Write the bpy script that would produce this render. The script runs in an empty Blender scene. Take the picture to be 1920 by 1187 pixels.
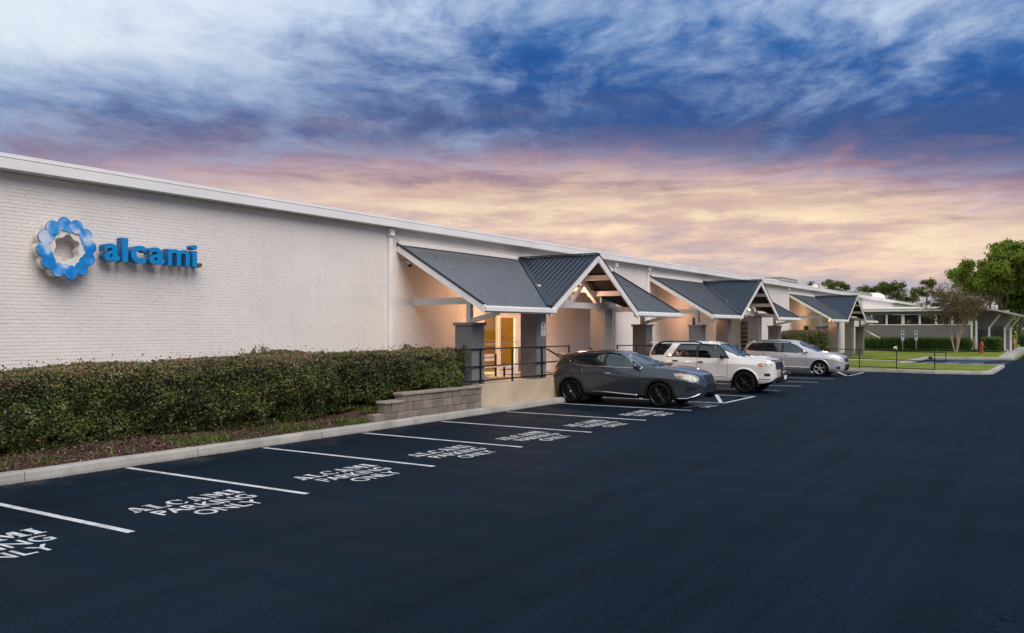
import bpy, bmesh, math, random
import numpy as np
from mathutils import Vector, Matrix

# ------------------------------------------------------------------ scene, camera, sky, sun, exposure
SC = bpy.context.scene
COL = SC.collection
random.seed(7)
RNG = np.random.default_rng(11)
YAW = math.atan(1038.0 / 1610.0)          # camera looks to the left of the +Y building line

cam_data = bpy.data.cameras.new('camera')
cam_data.sensor_width = 36.0
cam_data.lens = 1610.0 / 1920.0 * 36.0
cam_data.shift_y = 22.5 / 1920.0
cam_data.clip_start = 0.1
cam_data.clip_end = 3000.0
cam = bpy.data.objects.new('camera', cam_data)
cam.location = (0, 0, 2.3)
cam.rotation_euler = (math.radians(90), 0, YAW)
COL.objects.link(cam)
SC.camera = cam

SC.view_settings.view_transform = 'Standard'
SC.view_settings.look = 'None'
SC.view_settings.exposure = 1.1
SC.view_settings.gamma = 1.0
SC.view_settings.use_curve_mapping = False
SC.cycles.max_bounces = 6
SC.cycles.transparent_max_bounces = 12
SC.cycles.use_denoising = True

def lin(r, g, b):
    def f(c):
        c /= 255.0
        return c / 12.92 if c <= 0.04045 else ((c + 0.055) / 1.055) ** 2.4
    return (f(r), f(g), f(b), 1.0)

class NT:
    """tiny helper for building node trees"""
    def __init__(self, tree):
        self.t = tree; tree.nodes.clear()
    def n(self, kind, **kw):
        nd = self.t.nodes.new(kind)
        for k, v in kw.items():
            setattr(nd, k, v)
        return nd
    def link(self, a, b):
        self.t.links.new(a, b)
    def put(self, sock, v):
        if isinstance(v, bpy.types.NodeSocket): self.t.links.new(v, sock)
        else: sock.default_value = v
    def m(self, op, a, b=None, c=None, clamp=False):
        nd = self.n('ShaderNodeMath', operation=op, use_clamp=clamp)
        self.put(nd.inputs[0], a)
        if b is not None: self.put(nd.inputs[1], b)
        if c is not None: self.put(nd.inputs[2], c)
        return nd.outputs[0]
    def maprange(self, v, a, b, c=0.0, d=1.0, smooth=True):
        nd = self.n('ShaderNodeMapRange')
        nd.interpolation_type = 'SMOOTHSTEP' if smooth else 'LINEAR'
        self.put(nd.inputs[0], v)
        for i, x in enumerate((a, b, c, d)): self.put(nd.inputs[i + 1], x)
        return nd.outputs[0]
    def ramp(self, v, stops, interp='LINEAR'):
        nd = self.n('ShaderNodeValToRGB')
        cr = nd.color_ramp; cr.interpolation = interp
        while len(cr.elements) < len(stops): cr.elements.new(0.5)
        for e, (p, col) in zip(cr.elements, stops):
            e.position = p; e.color = col
        self.put(nd.inputs[0], v)
        return nd.outputs[0]
    def noise(self, vec, scale, detail=4.0, rough=0.55, dist=0.0):
        nd = self.n('ShaderNodeTexNoise')
        if vec is not None: self.link(vec, nd.inputs['Vector'])
        nd.inputs['Scale'].default_value = scale
        nd.inputs['Detail'].default_value = detail
        nd.inputs['Roughness'].default_value = rough
        nd.inputs['Distortion'].default_value = dist
        return nd.outputs[0]
    def mix(self, f, a, b, blend='MIX'):
        nd = self.n('ShaderNodeMix', data_type='RGBA', blend_type=blend)
        self.put(nd.inputs[0], f); self.put(nd.inputs[6], a); self.put(nd.inputs[7], b)
        return nd.outputs[2]
    def comb(self, x, y, z):
        nd = self.n('ShaderNodeCombineXYZ')
        for i, v in enumerate((x, y, z)): self.put(nd.inputs[i], v)
        return nd.outputs[0]

SUN_FROM = Vector((0.62, -0.28, 0.73)).normalized()       # soft light from high behind the camera
SKY_OFF = (-6.0, 15.0, 0.0)
def build_world():
    w = bpy.data.worlds.new('World'); SC.world = w; w.use_nodes = True
    T = NT(w.node_tree)
    tc = T.n('ShaderNodeTexCoord')
    sep = T.n('ShaderNodeSeparateXYZ'); T.link(tc.outputs['Generated'], sep.inputs[0])
    x, y, z = sep.outputs
    c, s = math.cos(YAW), math.sin(YAW)
    xr = T.m('ADD', T.m('MULTIPLY', x, c), T.m('MULTIPLY', y, s))
    yr = T.m('ADD', T.m('MULTIPLY', x, -s), T.m('MULTIPLY', y, c))
    az = T.m('ARCTAN2', xr, yr)
    el = T.m('ARCSINE', z)
    zz = T.m('ADD', T.m('MAXIMUM', z, 0.0), 0.10)
    px = T.m('DIVIDE', xr, zz); py = T.m('DIVIDE', yr, zz)
    P = T.comb(px, py, 0.0)
    # domain warp for torn cloud edges
    wn = T.n('ShaderNodeTexNoise'); wn.inputs['Scale'].default_value = 1.1; wn.inputs['Detail'].default_value = 4
    T.link(P, wn.inputs['Vector'])
    vs = T.n('ShaderNodeVectorMath', operation='SCALE'); T.link(wn.outputs[1], vs.inputs[0]); vs.inputs['Scale'].default_value = 0.55
    va = T.n('ShaderNodeVectorMath', operation='ADD'); T.link(P, va.inputs[0]); T.link(vs.outputs[0], va.inputs[1])
    mp = T.n('ShaderNodeMapping'); T.link(va.outputs[0], mp.inputs[0])
    mp.inputs['Rotation'].default_value = (0, 0, -0.35); mp.inputs['Scale'].default_value = (1.0, 0.62, 1.0)
    mp.inputs['Location'].default_value = SKY_OFF
    n1 = T.noise(mp.outputs[0], 1.0, 8.0, 0.60, 0.0)        # big billows with fine edges
    n2 = T.noise(mp.outputs[0], 4.6, 7.0, 0.62, 0.15)       # ripple texture
    # streaks near the horizon
    Q = T.comb(T.m('MULTIPLY', az, 2.2), T.m('MULTIPLY', el, 26.0), 0.0)
    n3 = T.noise(Q, 1.3, 6.0, 0.58, 0.3)
    n4 = T.noise(T.comb(T.m('MULTIPLY', az, 7.0), T.m('MULTIPLY', el, 40.0), 4.0), 1.4, 6.0, 0.62, 0.3)
    # tilted elevation: the cloud bank hangs lower towards the sides
    saz = T.m('SINE', az)
    e0 = T.m('ADD', T.m('ADD', el, -0.014), T.m('ADD', T.m('MULTIPLY', saz, 0.02), T.m('MULTIPLY', T.m('MULTIPLY', saz, saz), 0.13)))
    n5 = T.noise(mp.outputs[0], 13.0, 6.0, 0.62, 0.1)       # fine mottling
    wob = T.m('ADD', T.m('MULTIPLY', T.m('SUBTRACT', n3, 0.5), 0.075), T.m('ADD', T.m('ADD', T.m('MULTIPLY', T.m('SUBTRACT', n2, 0.5), 0.10), T.m('MULTIPLY', T.m('SUBTRACT', n1, 0.5), 0.10)), T.m('MULTIPLY', T.m('SUBTRACT', n4, 0.5), 0.045)))
    e1 = T.m('ADD', e0, wob)
    e = T.m('DIVIDE', e1, 0.5, clamp=True)
    muted = [(0.00, lin(226, 214, 206)), (0.07, lin(204, 202, 210)), (0.13, lin(206, 194, 196)), (0.19, lin(218, 198, 192)), (0.26, lin(230, 206, 192)), (0.31, lin(214, 190, 186)), (0.365, lin(190, 170, 184))]
    warm = [(0.00, lin(238, 220, 204)), (0.07, lin(212, 204, 208)), (0.13, lin(226, 202, 194)), (0.19, lin(246, 214, 190)), (0.26, lin(255, 232, 196)), (0.31, lin(248, 216, 188)), (0.365, lin(206, 180, 186))]
    high = [(0.42, lin(164, 166, 192)), (0.48, lin(150, 170, 204)), (0.56, lin(166, 184, 216)), (0.66, lin(196, 212, 236)), (1.0, lin(204, 218, 238))]
    glow = T.m('MULTIPLY', T.maprange(az, -0.35, 0.10), T.maprange(az, 0.75, 0.35))
    light = T.mix(glow, T.ramp(e, muted + high), T.ramp(e, warm + high))
    dark = T.ramp(e, [(0.00, lin(204, 192, 190)), (0.07, lin(182, 182, 196)), (0.13, lin(192, 174, 178)), (0.19, lin(208, 180, 174)),
                      (0.26, lin(210, 178, 166)), (0.30, lin(164, 140, 150)), (0.335, lin(148, 120, 146)), (0.375, lin(104, 106, 146)),
                      (0.43, lin(68, 92, 143)), (0.52, lin(42, 86, 152)), (0.64, lin(46, 104, 172)), (0.80, lin(88, 130, 186)), (1.0, lin(112, 148, 196))])
    # cloud factor
    hi = T.maprange(e0, 0.15, 0.22)
    nb = T.m('ADD', T.m('MULTIPLY', n1, 0.66), T.m('ADD', T.m('MULTIPLY', n2, 0.27), T.m('MULTIPLY', n5, 0.11)))
    gap = T.m('MULTIPLY', T.maprange(az, 0.10, -0.42), T.maprange(e0, 0.215, 0.30))    # clearer sky up on the left
    thin = T.m('ADD', T.maprange(e0, 0.27, 0.20, 0.0, 0.035), T.m('MULTIPLY', T.maprange(az, -0.1, 0.45), 0.03))
    fb = T.m('SUBTRACT', T.m('ADD', nb, T.m('MULTIPLY', gap, 0.20)), thin)
    fhi = T.maprange(fb, 0.43, 0.66)
    flo = T.maprange(T.m('ADD', T.m('MULTIPLY', n3, 0.45), T.m('ADD', T.m('MULTIPLY', n4, 0.35), T.m('MULTIPLY', n2, 0.20))), 0.40, 0.60)
    fac = T.m('ADD', T.m('MULTIPLY', fhi, hi), T.m('MULTIPLY', flo, T.m('SUBTRACT', 1.0, hi)))
    colr = T.mix(fac, dark, light)
    # clear dusk air behind the cloud
    sky = T.n('ShaderNodeTexSky'); sky.sky_type = 'NISHITA'; sky.sun_disc = False
    sky.sun_elevation = math.asin(SUN_FROM.z); sky.sun_rotation = math.atan2(SUN_FROM.x, SUN_FROM.y)
    sc_ = T.n('ShaderNodeVectorMath', operation='SCALE'); T.link(sky.outputs[0], sc_.inputs[0]); sc_.inputs['Scale'].default_value = 0.05
    colr = T.mix(T.m('MULTIPLY', gap, T.maprange(fb, 0.58, 0.80, 0.0, 0.85)), colr, lin(228, 239, 248))
    clear = T.m('MULTIPLY', T.m('MULTIPLY', gap, T.maprange(fb, 0.75, 0.95)), 0.2)
    colr = T.mix(clear, colr, sc_.outputs[0])
    bg = T.n('ShaderNodeBackground'); T.link(colr, bg.inputs[0]); bg.inputs[1].default_value = 0.47
    out = T.n('ShaderNodeOutputWorld'); T.link(bg.outputs[0], out.inputs[0])
build_world()

sun_data = bpy.data.lights.new('sun', 'SUN')
sun_data.energy = 1.5; sun_data.angle = math.radians(50); sun_data.color = (1.0, 0.912, 0.835)
sun = bpy.data.objects.new('sun', sun_data); COL.objects.link(sun)
sun.rotation_euler = SUN_FROM.to_track_quat('Z', 'Y').to_euler()
sun.location = (20, -20, 40)

# ------------------------------------------------------------------ materials
def base_mat(name):
    m = bpy.data.materials.new(name); m.use_nodes = True
    T = NT(m.node_tree)
    b = T.n('ShaderNodeBsdfPrincipled'); o = T.n('ShaderNodeOutputMaterial')
    T.link(b.outputs[0], o.inputs[0])
    return m, T, b
def mat(name, col, rough=0.6, metal=0.0, var=0.12, vscale=3.0, bump=0.0, bscale=40.0, coat=0.0, spec=0.5, fine=0.0):
    """procedural paint/stone/metal: base colour with large noise wear, optional fine speckle and bump"""
    m, T, b = base_mat(name)
    tc = T.n('ShaderNodeTexCoord'); v = tc.outputs['Object']
    n = T.noise(v, vscale, 5.0, 0.6)
    f = T.maprange(n, 0.3, 0.7, 1.0 - var, 1.0 + var, smooth=False)
    if fine > 0:
        n2 = T.noise(v, 60.0, 3.0, 0.7)
        f = T.m('MULTIPLY', f, T.maprange(n2, 0.3, 0.7, 1.0 - fine, 1.0 + fine, smooth=False))
    c4 = tuple(col[:3]) + (1.0,)
    mx = T.n('ShaderNodeMix', data_type='RGBA', blend_type='MULTIPLY'); mx.inputs[0].default_value = 1.0
    mx.inputs[6].default_value = c4
    cmb = T.comb(f, f, f); T.link(cmb, mx.inputs[7])
    T.link(mx.outputs[2], b.inputs['Base Color'])
    b.inputs['Metallic'].default_value = metal
    b.inputs['Specular IOR Level'].default_value = spec
    if coat: b.inputs['Coat Weight'].default_value = coat; b.inputs['Coat Roughness'].default_value = 0.04
    rn = T.maprange(n, 0.3, 0.7, max(0.02, rough - 0.06), min(1.0, rough + 0.06), smooth=False)
    T.link(rn, b.inputs['Roughness'])
    if bump > 0:
        bp = T.n('ShaderNodeBump'); bp.inputs['Strength'].default_value = bump; bp.inputs['Distance'].default_value = 0.01
        T.link(T.noise(v, bscale, 4.0, 0.6), bp.inputs['Height']); T.link(bp.outputs[0], b.inputs['Normal'])
    return m
def leaf_mat(name, col, trans=0.25):
    m, T, b = base_mat(name)
    tc = T.n('ShaderNodeTexCoord')
    n = T.noise(tc.outputs['Object'], 2.5, 3.0, 0.6)
    f = T.maprange(n, 0.3, 0.7, 0.7, 1.35, smooth=False)
    mx = T.n('ShaderNodeMix', data_type='RGBA', blend_type='MULTIPLY'); mx.inputs[0].default_value = 1.0
    mx.inputs[6].default_value = tuple(col) + (1,); T.link(T.comb(f, f, f), mx.inputs[7])
    T.link(mx.outputs[2], b.inputs['Base Color'])
    b.inputs['Roughness'].default_value = 0.5; b.inputs['Specular IOR Level'].default_value = 0.35
    tr = T.n('ShaderNodeBsdfTranslucent'); T.link(mx.outputs[2], tr.inputs[0])
    ms = T.n('ShaderNodeMixShader'); ms.inputs[0].default_value = trans
    T.link(b.outputs[0], ms.inputs[1]); T.link(tr.outputs[0], ms.inputs[2])
    out = [n for n in m.node_tree.nodes if n.type == 'OUTPUT_MATERIAL'][0]
    T.link(ms.outputs[0], out.inputs[0])
    return m
def emit_mat(name, col, strength):
    m, T, b = base_mat(name)
    b.inputs['Base Color'].default_value = (0.8, 0.8, 0.8, 1)
    b.inputs['Emission Color'].default_value = tuple(col) + (1,)
    b.inputs['Emission Strength'].default_value = strength
    return m
def glass_mat(name, tint, ior=1.5, rough=0.02):
    """tinted pane: see-through tint mixed with a mirror-like coat by viewing angle of the real surface"""
    m = bpy.data.materials.new(name); m.use_nodes = True
    T = NT(m.node_tree); o = T.n('ShaderNodeOutputMaterial')
    tr = T.n('ShaderNodeBsdfTransparent'); tr.inputs[0].default_value = tuple(tint) + (1,)
    gl = T.n('ShaderNodeBsdfGlossy'); gl.inputs['Roughness'].default_value = rough; gl.inputs[0].default_value = (0.9, 0.95, 0.95, 1)
    ge = T.n('ShaderNodeNewGeometry'); fr = T.n('ShaderNodeFresnel'); T.link(T.m('MULTIPLY_ADD', ge.outputs['Backfacing'], 1 / ior - ior, ior), fr.inputs[0])
    tcn = T.n('ShaderNodeTexCoord')
    f2 = T.m('ADD', T.m('MULTIPLY', fr.outputs[0], 1.0), T.maprange(T.noise(tcn.outputs['Object'], 1.5, 2.0), 0.3, 0.7, 0.0, 0.02), clamp=True)
    mx = T.n('ShaderNodeMixShader'); T.link(f2, mx.inputs[0]); T.link(tr.outputs[0], mx.inputs[1]); T.link(gl.outputs[0], mx.inputs[2])
    T.link(mx.outputs[0], o.inputs[0])
    return m

M = {}
def wall_paint():
    """old masonry paint: soft patches, thin run-off streaks down from the eave, grime"""
    m, T, b = base_mat('white_paint')
    g = T.n('ShaderNodeNewGeometry'); v = g.outputs['Position']
    sp = T.n('ShaderNodeSeparateXYZ'); T.link(v, sp.inputs[0])
    big = T.noise(v, 0.55, 5.0, 0.6); fine = T.noise(v, 9.0, 4.0, 0.65)
    st = T.noise(T.comb(T.m('MULTIPLY', sp.outputs[0], 3.0), T.m('MULTIPLY', sp.outputs[1], 3.2), T.m('MULTIPLY', sp.outputs[2], 0.22)), 1.0, 6.0, 0.65)
    f = T.m('MULTIPLY', T.maprange(big, 0.3, 0.7, 0.93, 1.04, smooth=False), T.maprange(fine, 0.3, 0.7, 0.965, 1.03, smooth=False))
    f = T.m('MULTIPLY', f, T.maprange(st, 0.55, 0.80, 1.0, 0.90))
    mx = T.n('ShaderNodeMix', data_type='RGBA', blend_type='MULTIPLY'); mx.inputs[0].default_value = 1.0
    mx.inputs[6].default_value = (0.815, 0.757, 0.700, 1); T.link(T.comb(f, f, T.m('MULTIPLY', f, 0.995)), mx.inputs[7])
    T.link(mx.outputs[2], b.inputs['Base Color']); b.inputs['Roughness'].default_value = 0.55
    return m
M['white_paint'] = wall_paint()
M['white_trim'] = mat('white_trim', (0.80, 0.775, 0.75), 0.42, var=0.07, vscale=0.9, bump=0.05, bscale=8)
M['mortar'] = mat('mortar', (0.74, 0.69, 0.645), 0.8, var=0.12, vscale=2.0)
M['concrete'] = mat('concrete', (0.35, 0.33, 0.29), 0.85, var=0.26, vscale=1.3, bump=0.25, bscale=60, fine=0.16)
M['tan_render'] = mat('tan_render', (0.50, 0.40, 0.27), 0.85, var=0.16, vscale=1.1, bump=0.2, bscale=45, fine=0.07)
M['landing'] = mat('landing', (0.40, 0.35, 0.30), 0.8, var=0.12, vscale=1.5, fine=0.1)
M['black_metal'] = mat('black_metal', (0.012, 0.011, 0.012), 0.4, 0.0, var=0.2)
M['grey_brick'] = mat('grey_brick', (0.19, 0.185, 0.18), 0.75, var=0.1, vscale=2.0, fine=0.1)
M['grey_mortar'] = mat('grey_mortar', (0.145, 0.14, 0.136), 0.85)
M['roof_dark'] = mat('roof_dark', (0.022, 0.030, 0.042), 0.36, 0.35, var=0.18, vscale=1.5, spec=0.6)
M['roof_sheet'] = mat('roof_sheet', (0.33, 0.332, 0.342), 0.32, 0.3, var=0.06, vscale=1.5, spec=0.6)  # shed roof pans, brightness of the lit pans put into the colour
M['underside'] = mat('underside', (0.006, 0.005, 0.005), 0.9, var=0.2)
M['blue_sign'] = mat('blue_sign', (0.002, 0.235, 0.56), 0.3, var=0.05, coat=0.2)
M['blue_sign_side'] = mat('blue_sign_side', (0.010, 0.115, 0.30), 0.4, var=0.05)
M['sign_return'] = mat('sign_return', (0.62, 0.60, 0.57), 0.45, var=0.05)
M['cream'] = mat('cream', (0.74, 0.69, 0.60), 0.4, var=0.12, vscale=3.0)
M['brown_lamp'] = mat('brown_lamp', (0.22, 0.14, 0.10), 0.5)
M['ochre'] = mat('ochre', (0.52, 0.32, 0.035), 0.6, var=0.05)
M['bark'] = mat('bark', (0.10, 0.075, 0.055), 0.9, var=0.3, vscale=6, bump=0.5, bscale=20)
M['bark_pale'] = mat('bark_pale', (0.36, 0.27, 0.20), 0.8, var=0.25, vscale=5)
M['grey_wall'] = mat('grey_wall', (0.185, 0.172, 0.160), 0.8, var=0.08, vscale=0.6)
M['window_dark'] = mat('window_dark', (0.012, 0.011, 0.012), 0.08, var=0.2, spec=0.6)
M['steel'] = mat('steel', (0.55, 0.56, 0.56), 0.35, 0.8, var=0.08)
M['hvac'] = mat('hvac', (0.34, 0.34, 0.30), 0.6, var=0.1)
M['sign_white'] = mat('sign_white', (0.78, 0.77, 0.75), 0.4, var=0.03)
M['sign_red'] = mat('sign_red', (0.55, 0.05, 0.04), 0.4, var=0.03)
M['ink'] = mat('ink', (0.02, 0.02, 0.02), 0.5)
M['sign_green'] = mat('sign_green', (0.03, 0.22, 0.06), 0.4)
M['sign_blue'] = mat('sign_blue', (0.02, 0.08, 0.36), 0.4)
M['hydrant_red'] = mat('hydrant_red', (0.26, 0.05, 0.035), 0.6, var=0.2, vscale=8)
M['brown_panel'] = mat('brown_panel', (0.20, 0.145, 0.115), 0.7, var=0.1)
M['beige_wall'] = mat('beige_wall', (0.40, 0.37, 0.34), 0.7, var=0.08)
M['lamp_glow'] = emit_mat('lamp_glow', (1.0, 0.66, 0.36), 5.0)
M['door_glass'] = glass_mat('door_glass', (0.86, 0.85, 0.78))

# ------------------------------------------------------------------ geometry helpers
ORG = {}
def org(o):
    return Vector(ORG.get(o.name, (0, 0, 0)))
def tag(o, label=None, cat=None, group=None, kind=None):
    if label: o['label'] = label
    if cat: o['category'] = cat
    if group: o['group'] = group
    if kind: o['kind'] = kind
    return o
def thing(name, label, cat, loc=(0, 0, 0), group=None):
    o = bpy.data.objects.new(name, None); COL.objects.link(o)
    o.empty_display_size = 0.2; o.location = loc; ORG[o.name] = tuple(loc)
    return tag(o, label, cat, group)
def np_mesh(name, V, F, mats, parent=None, midx=None, smooth=False, kind=None, local=False):
    """V (n,3) world coordinates (made relative to the parent's origin), F (m,k) faces"""
    V = np.asarray(V, dtype=np.float64)
    me = bpy.data.meshes.new(name)
    o_ = org(parent) if (parent is not None and not local) else Vector((0, 0, 0))
    V = V - np.array(o_)
    if isinstance(F, np.ndarray):
        n, k = F.shape
        me.vertices.add(len(V)); me.vertices.foreach_set('co', V.astype(np.float32).ravel())
        me.loops.add(n * k); me.loops.foreach_set('vertex_index', F.astype(np.int32).ravel())
        me.polygons.add(n); me.polygons.foreach_set('loop_start', np.arange(0, n * k, k, dtype=np.int32))
        me.polygons.foreach_set('loop_total', np.full(n, k, dtype=np.int32))
        me.update(calc_edges=True)
    else:
        me.from_pydata([tuple(v) for v in V], [], F); me.update()
    for m in (mats if isinstance(mats, (list, tuple)) else [mats]): me.materials.append(m)
    if midx is not None: me.polygons.foreach_set('material_index', np.asarray(midx, dtype=np.int32))
    me.polygons.foreach_set('use_smooth', np.full(len(me.polygons), bool(smooth)))
    me.validate()
    o = bpy.data.objects.new(name, me); COL.objects.link(o)
    if parent is not None:
        o.parent = parent; ORG[o.name] = tuple(org(parent)) if not local else (0, 0, 0)
    if kind: o['kind'] = kind
    return o
def bm_obj(name, bm, mats, parent=None, smooth=False, kind=None, local=False, auto=None):
    bmesh.ops.recalc_face_normals(bm, faces=bm.faces[:])
    me = bpy.data.meshes.new(name)
    if parent is not None and not local:
        bmesh.ops.translate(bm, verts=bm.verts[:], vec=-org(parent))
    bm.to_mesh(me); bm.free()
    for m in (mats if isinstance(mats, (list, tuple)) else [mats]): me.materials.append(m)
    if smooth: me.polygons.foreach_set('use_smooth', np.ones(len(me.polygons), dtype=bool))
    o = bpy.data.objects.new(name, me); COL.objects.link(o)
    if parent is not None:
        o.parent = parent; ORG[o.name] = tuple(org(parent)) if not local else (0, 0, 0)
    if kind: o['kind'] = kind
    return o
def add_box(bm, x0, x1, y0, y1, z0, z1, bev=0.0):
    vs = [bm.verts.new((x, y, z)) for x in (x0, x1) for y in (y0, y1) for z in (z0, z1)]
    fs = [bm.faces.new([vs[i] for i in q]) for q in ((0, 1, 3, 2), (4, 6, 7, 5), (0, 4, 5, 1), (2, 3, 7, 6), (0, 2, 6, 4), (1, 5, 7, 3))]
    if bev > 0:
        es = set(e for f in fs for e in f.edges)
        bmesh.ops.bevel(bm, geom=list(es), offset=bev, segments=1, affect='EDGES', profile=0.5)
    return vs
def box(name, x0, x1, y0, y1, z0, z1, m, parent=None, bev=0.0, kind=None, local=False):
    bm = bmesh.new(); add_box(bm, x0, x1, y0, y1, z0, z1, bev)
    return bm_obj(name, bm, m, parent, kind=kind, local=local)
def add_beam(bm, a, b, w, d, up=(0, 0, 1), bev=0.0):
    """rectangular bar from a to b, w across, d along 'up'"""
    a = Vector(a); b = Vector(b); ax = (b - a).normalized(); up = Vector(up)
    if abs(ax.dot(up)) > 0.98: up = Vector((1, 0, 0))
    sd = ax.cross(up).normalized(); u = sd.cross(ax).normalized()
    vs = []
    for p in (a, b):
        for i, j in ((-1, -1), (1, -1), (1, 1), (-1, 1)):
            vs.append(bm.verts.new(p + sd * (i * w / 2) + u * (j * d / 2)))
    fs = [bm.faces.new([vs[i] for i in q]) for q in ((0, 1, 2, 3), (7, 6, 5, 4), (0, 4, 5, 1), (1, 5, 6, 2), (2, 6, 7, 3), (3, 7, 4, 0))]
    if bev > 0:
        es = set(e for f in fs for e in f.edges)
        bmesh.ops.bevel(bm, geom=list(es), offset=bev, segments=1, affect='EDGES', profile=0.5)
def beam(name, a, b, w, d, m, parent=None, up=(0, 0, 1), bev=0.0, local=False):
    bm = bmesh.new(); add_beam(bm, a, b, w, d, up, bev)
    return bm_obj(name, bm, m, parent, local=local)
def add_tube(bm, pts, radii, seg=8, cap=True):
    rings = []; pts = [Vector(p) for p in pts]
    prev = None
    for i, p in enumerate(pts):
        d = (pts[min(i + 1, len(pts) - 1)] - pts[max(i - 1, 0)])
        d = d.normalized() if d.length > 1e-9 else Vector((0, 0, 1))
        ref = Vector((0, 0, 1)) if abs(d.z) < 0.9 else Vector((1, 0, 0))
        if prev is not None:
            u = (prev - d * prev.dot(d))
            u = u.normalized() if u.length > 1e-6 else d.cross(ref).normalized()
        else: u = d.cross(ref).normalized()
        prev = u; v = d.cross(u)
        r = radii[i] if hasattr(radii, '__len__') else radii
        rings.append([bm.verts.new(p + (u * math.cos(a) + v * math.sin(a)) * r) for a in [2 * math.pi * k / seg for k in range(seg)]])
    for r0, r1 in zip(rings, rings[1:]):
        for k in range(seg): bm.faces.new((r0[k], r0[(k + 1) % seg], r1[(k + 1) % seg], r1[k]))
    if cap:
        bm.faces.new(rings[0][::-1]); bm.faces.new(rings[-1])
def tube(name, pts, radii, m, parent=None, seg=8, local=False):
    bm = bmesh.new(); add_tube(bm, pts, radii, seg)
    return bm_obj(name, bm, m, parent, smooth=True, local=local)
def add_lathe(bm, prof, seg=24, center=(0, 0, 0), axis='z', caps=True):
    """prof: list of (r, h) revolved round an axis through center"""
    c = Vector(center); rings = []
    for r, hgt in prof:
        ring = []
        for k in range(seg):
            a = 2 * math.pi * k / seg
            if axis == 'z': p = Vector((r * math.cos(a), r * math.sin(a), hgt))
            elif axis == 'y': p = Vector((r * math.cos(a), hgt, r * math.sin(a)))
            else: p = Vector((hgt, r * math.cos(a), r * math.sin(a)))
            ring.append(bm.verts.new(c + p))
        rings.append(ring)
    for r0, r1 in zip(rings, rings[1:]):
        for k in range(seg): bm.faces.new((r0[k], r0[(k + 1) % seg], r1[(k + 1) % seg], r1[k]))
    if caps and prof[0][0] > 1e-5: bm.faces.new(rings[0][::-1])
    if caps and prof[-1][0] > 1e-5: bm.faces.new(rings[-1])
def sheet(name, poly, z, m, parent=None, kind=None):
    return np_mesh(name, [(x, y, z) for x, y in poly], [tuple(range(len(poly)))], m, parent, kind=kind)
def prism(name, poly, z0, z1, m, parent=None, kind=None, bev=0.0):
    bm = bmesh.new()
    f = bm.faces.new([bm.verts.new((x, y, z0)) for x, y in poly])
    r = bmesh.ops.extrude_face_region(bm, geom=[f])
    bmesh.ops.translate(bm, verts=[g for g in r['geom'] if isinstance(g, bmesh.types.BMVert)], vec=(0, 0, z1 - z0))
    if bev > 0:
        es = [e for e in bm.edges if all(abs(v.co.z - z1) < 1e-5 for v in e.verts)]
        bmesh.ops.bevel(bm, geom=es, offset=bev, segments=2, affect='EDGES', profile=0.5)
    return bm_obj(name, bm, m, parent, kind=kind)
def boxes_np(c, h, back=None):
    """many boxes at once: c centres (n,3), h half sizes (n,3); 'back' drops the -x face"""
    c = np.asarray(c); h = np.asarray(h); n = len(c)
    sg = np.array([[-1, -1, -1], [-1, -1, 1], [-1, 1, -1], [-1, 1, 1], [1, -1, -1], [1, -1, 1], [1, 1, -1], [1, 1, 1]], float)
    V = (c[:, None, :] + sg[None] * h[:, None, :]).reshape(-1, 3)
    q = [(4, 6, 7, 5), (0, 4, 5, 1), (2, 3, 7, 6), (0, 2, 6, 4), (1, 5, 7, 3)]
    if not back: q.append((0, 1, 3, 2))
    F = (np.arange(n)[:, None, None] * 8 + np.array(q)[None]).reshape(-1, 4)
    return V, F
def leaf_quads(C, size, rng, outward=None, bias=0.6, aspect=0.55):
    """rhombic leaves at centres C with random tilt, biased towards 'outward'"""
    n = len(C); N = rng.normal(size=(n, 3))
    N /= np.linalg.norm(N, axis=1)[:, None] + 1e-9
    if outward is not None: N = N * (1 - bias) + outward * bias
    N /= np.linalg.norm(N, axis=1)[:, None] + 1e-9
    R = rng.normal(size=(n, 3)); A = np.cross(N, R); A /= np.linalg.norm(A, axis=1)[:, None] + 1e-9
    B = np.cross(N, A)
    s = np.asarray(size)[:, None] if np.ndim(size) else size
    a = A * s; b = B * s * aspect
    bend = N * s * 0.18
    V = np.stack([C - a, C - b + bend, C + a, C + b + bend], axis=1).reshape(-1, 3)
    F = np.arange(4 * n).reshape(n, 4)
    return V, F
def fbm(P, seed=0, octaves=3):
    """cheap smooth noise in [-1,1] from summed sines"""
    r = np.random.default_rng(seed); out = np.zeros(len(P)); amp = 1.0; tot = 0
    for o in range(octaves):
        for k in range(4):
            d = r.normal(size=3); d *= (1.0 * 2 ** o) / np.linalg.norm(d)
            out += amp * np.sin(P @ d * 2.0 + r.uniform(0, 6.28)); tot += amp * 0.5
        amp *= 0.55
    return out / tot / 1.6
def copy_tree(o, parent=None):
    c = o.copy(); COL.objects.link(c); c.parent = parent
    for ch in list(o.children): copy_tree(ch, c)
    return c
def text_mesh(body, bold=0.0, extrude=0.0):
    cu = bpy.data.curves.new('t', 'FONT'); cu.body = body; cu.size = 1.0; cu.offset = bold; cu.extrude = extrude
    cu.resolution_u = 4; cu.fill_mode = 'BOTH'
    ob = bpy.data.objects.new('t', cu); COL.objects.link(ob)
    bpy.context.view_layer.update()
    dg = bpy.context.evaluated_depsgraph_get()
    me = bpy.data.meshes.new_from_object(ob.evaluated_get(dg))
    bpy.data.objects.remove(ob); bpy.data.curves.remove(cu)
    return me
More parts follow.
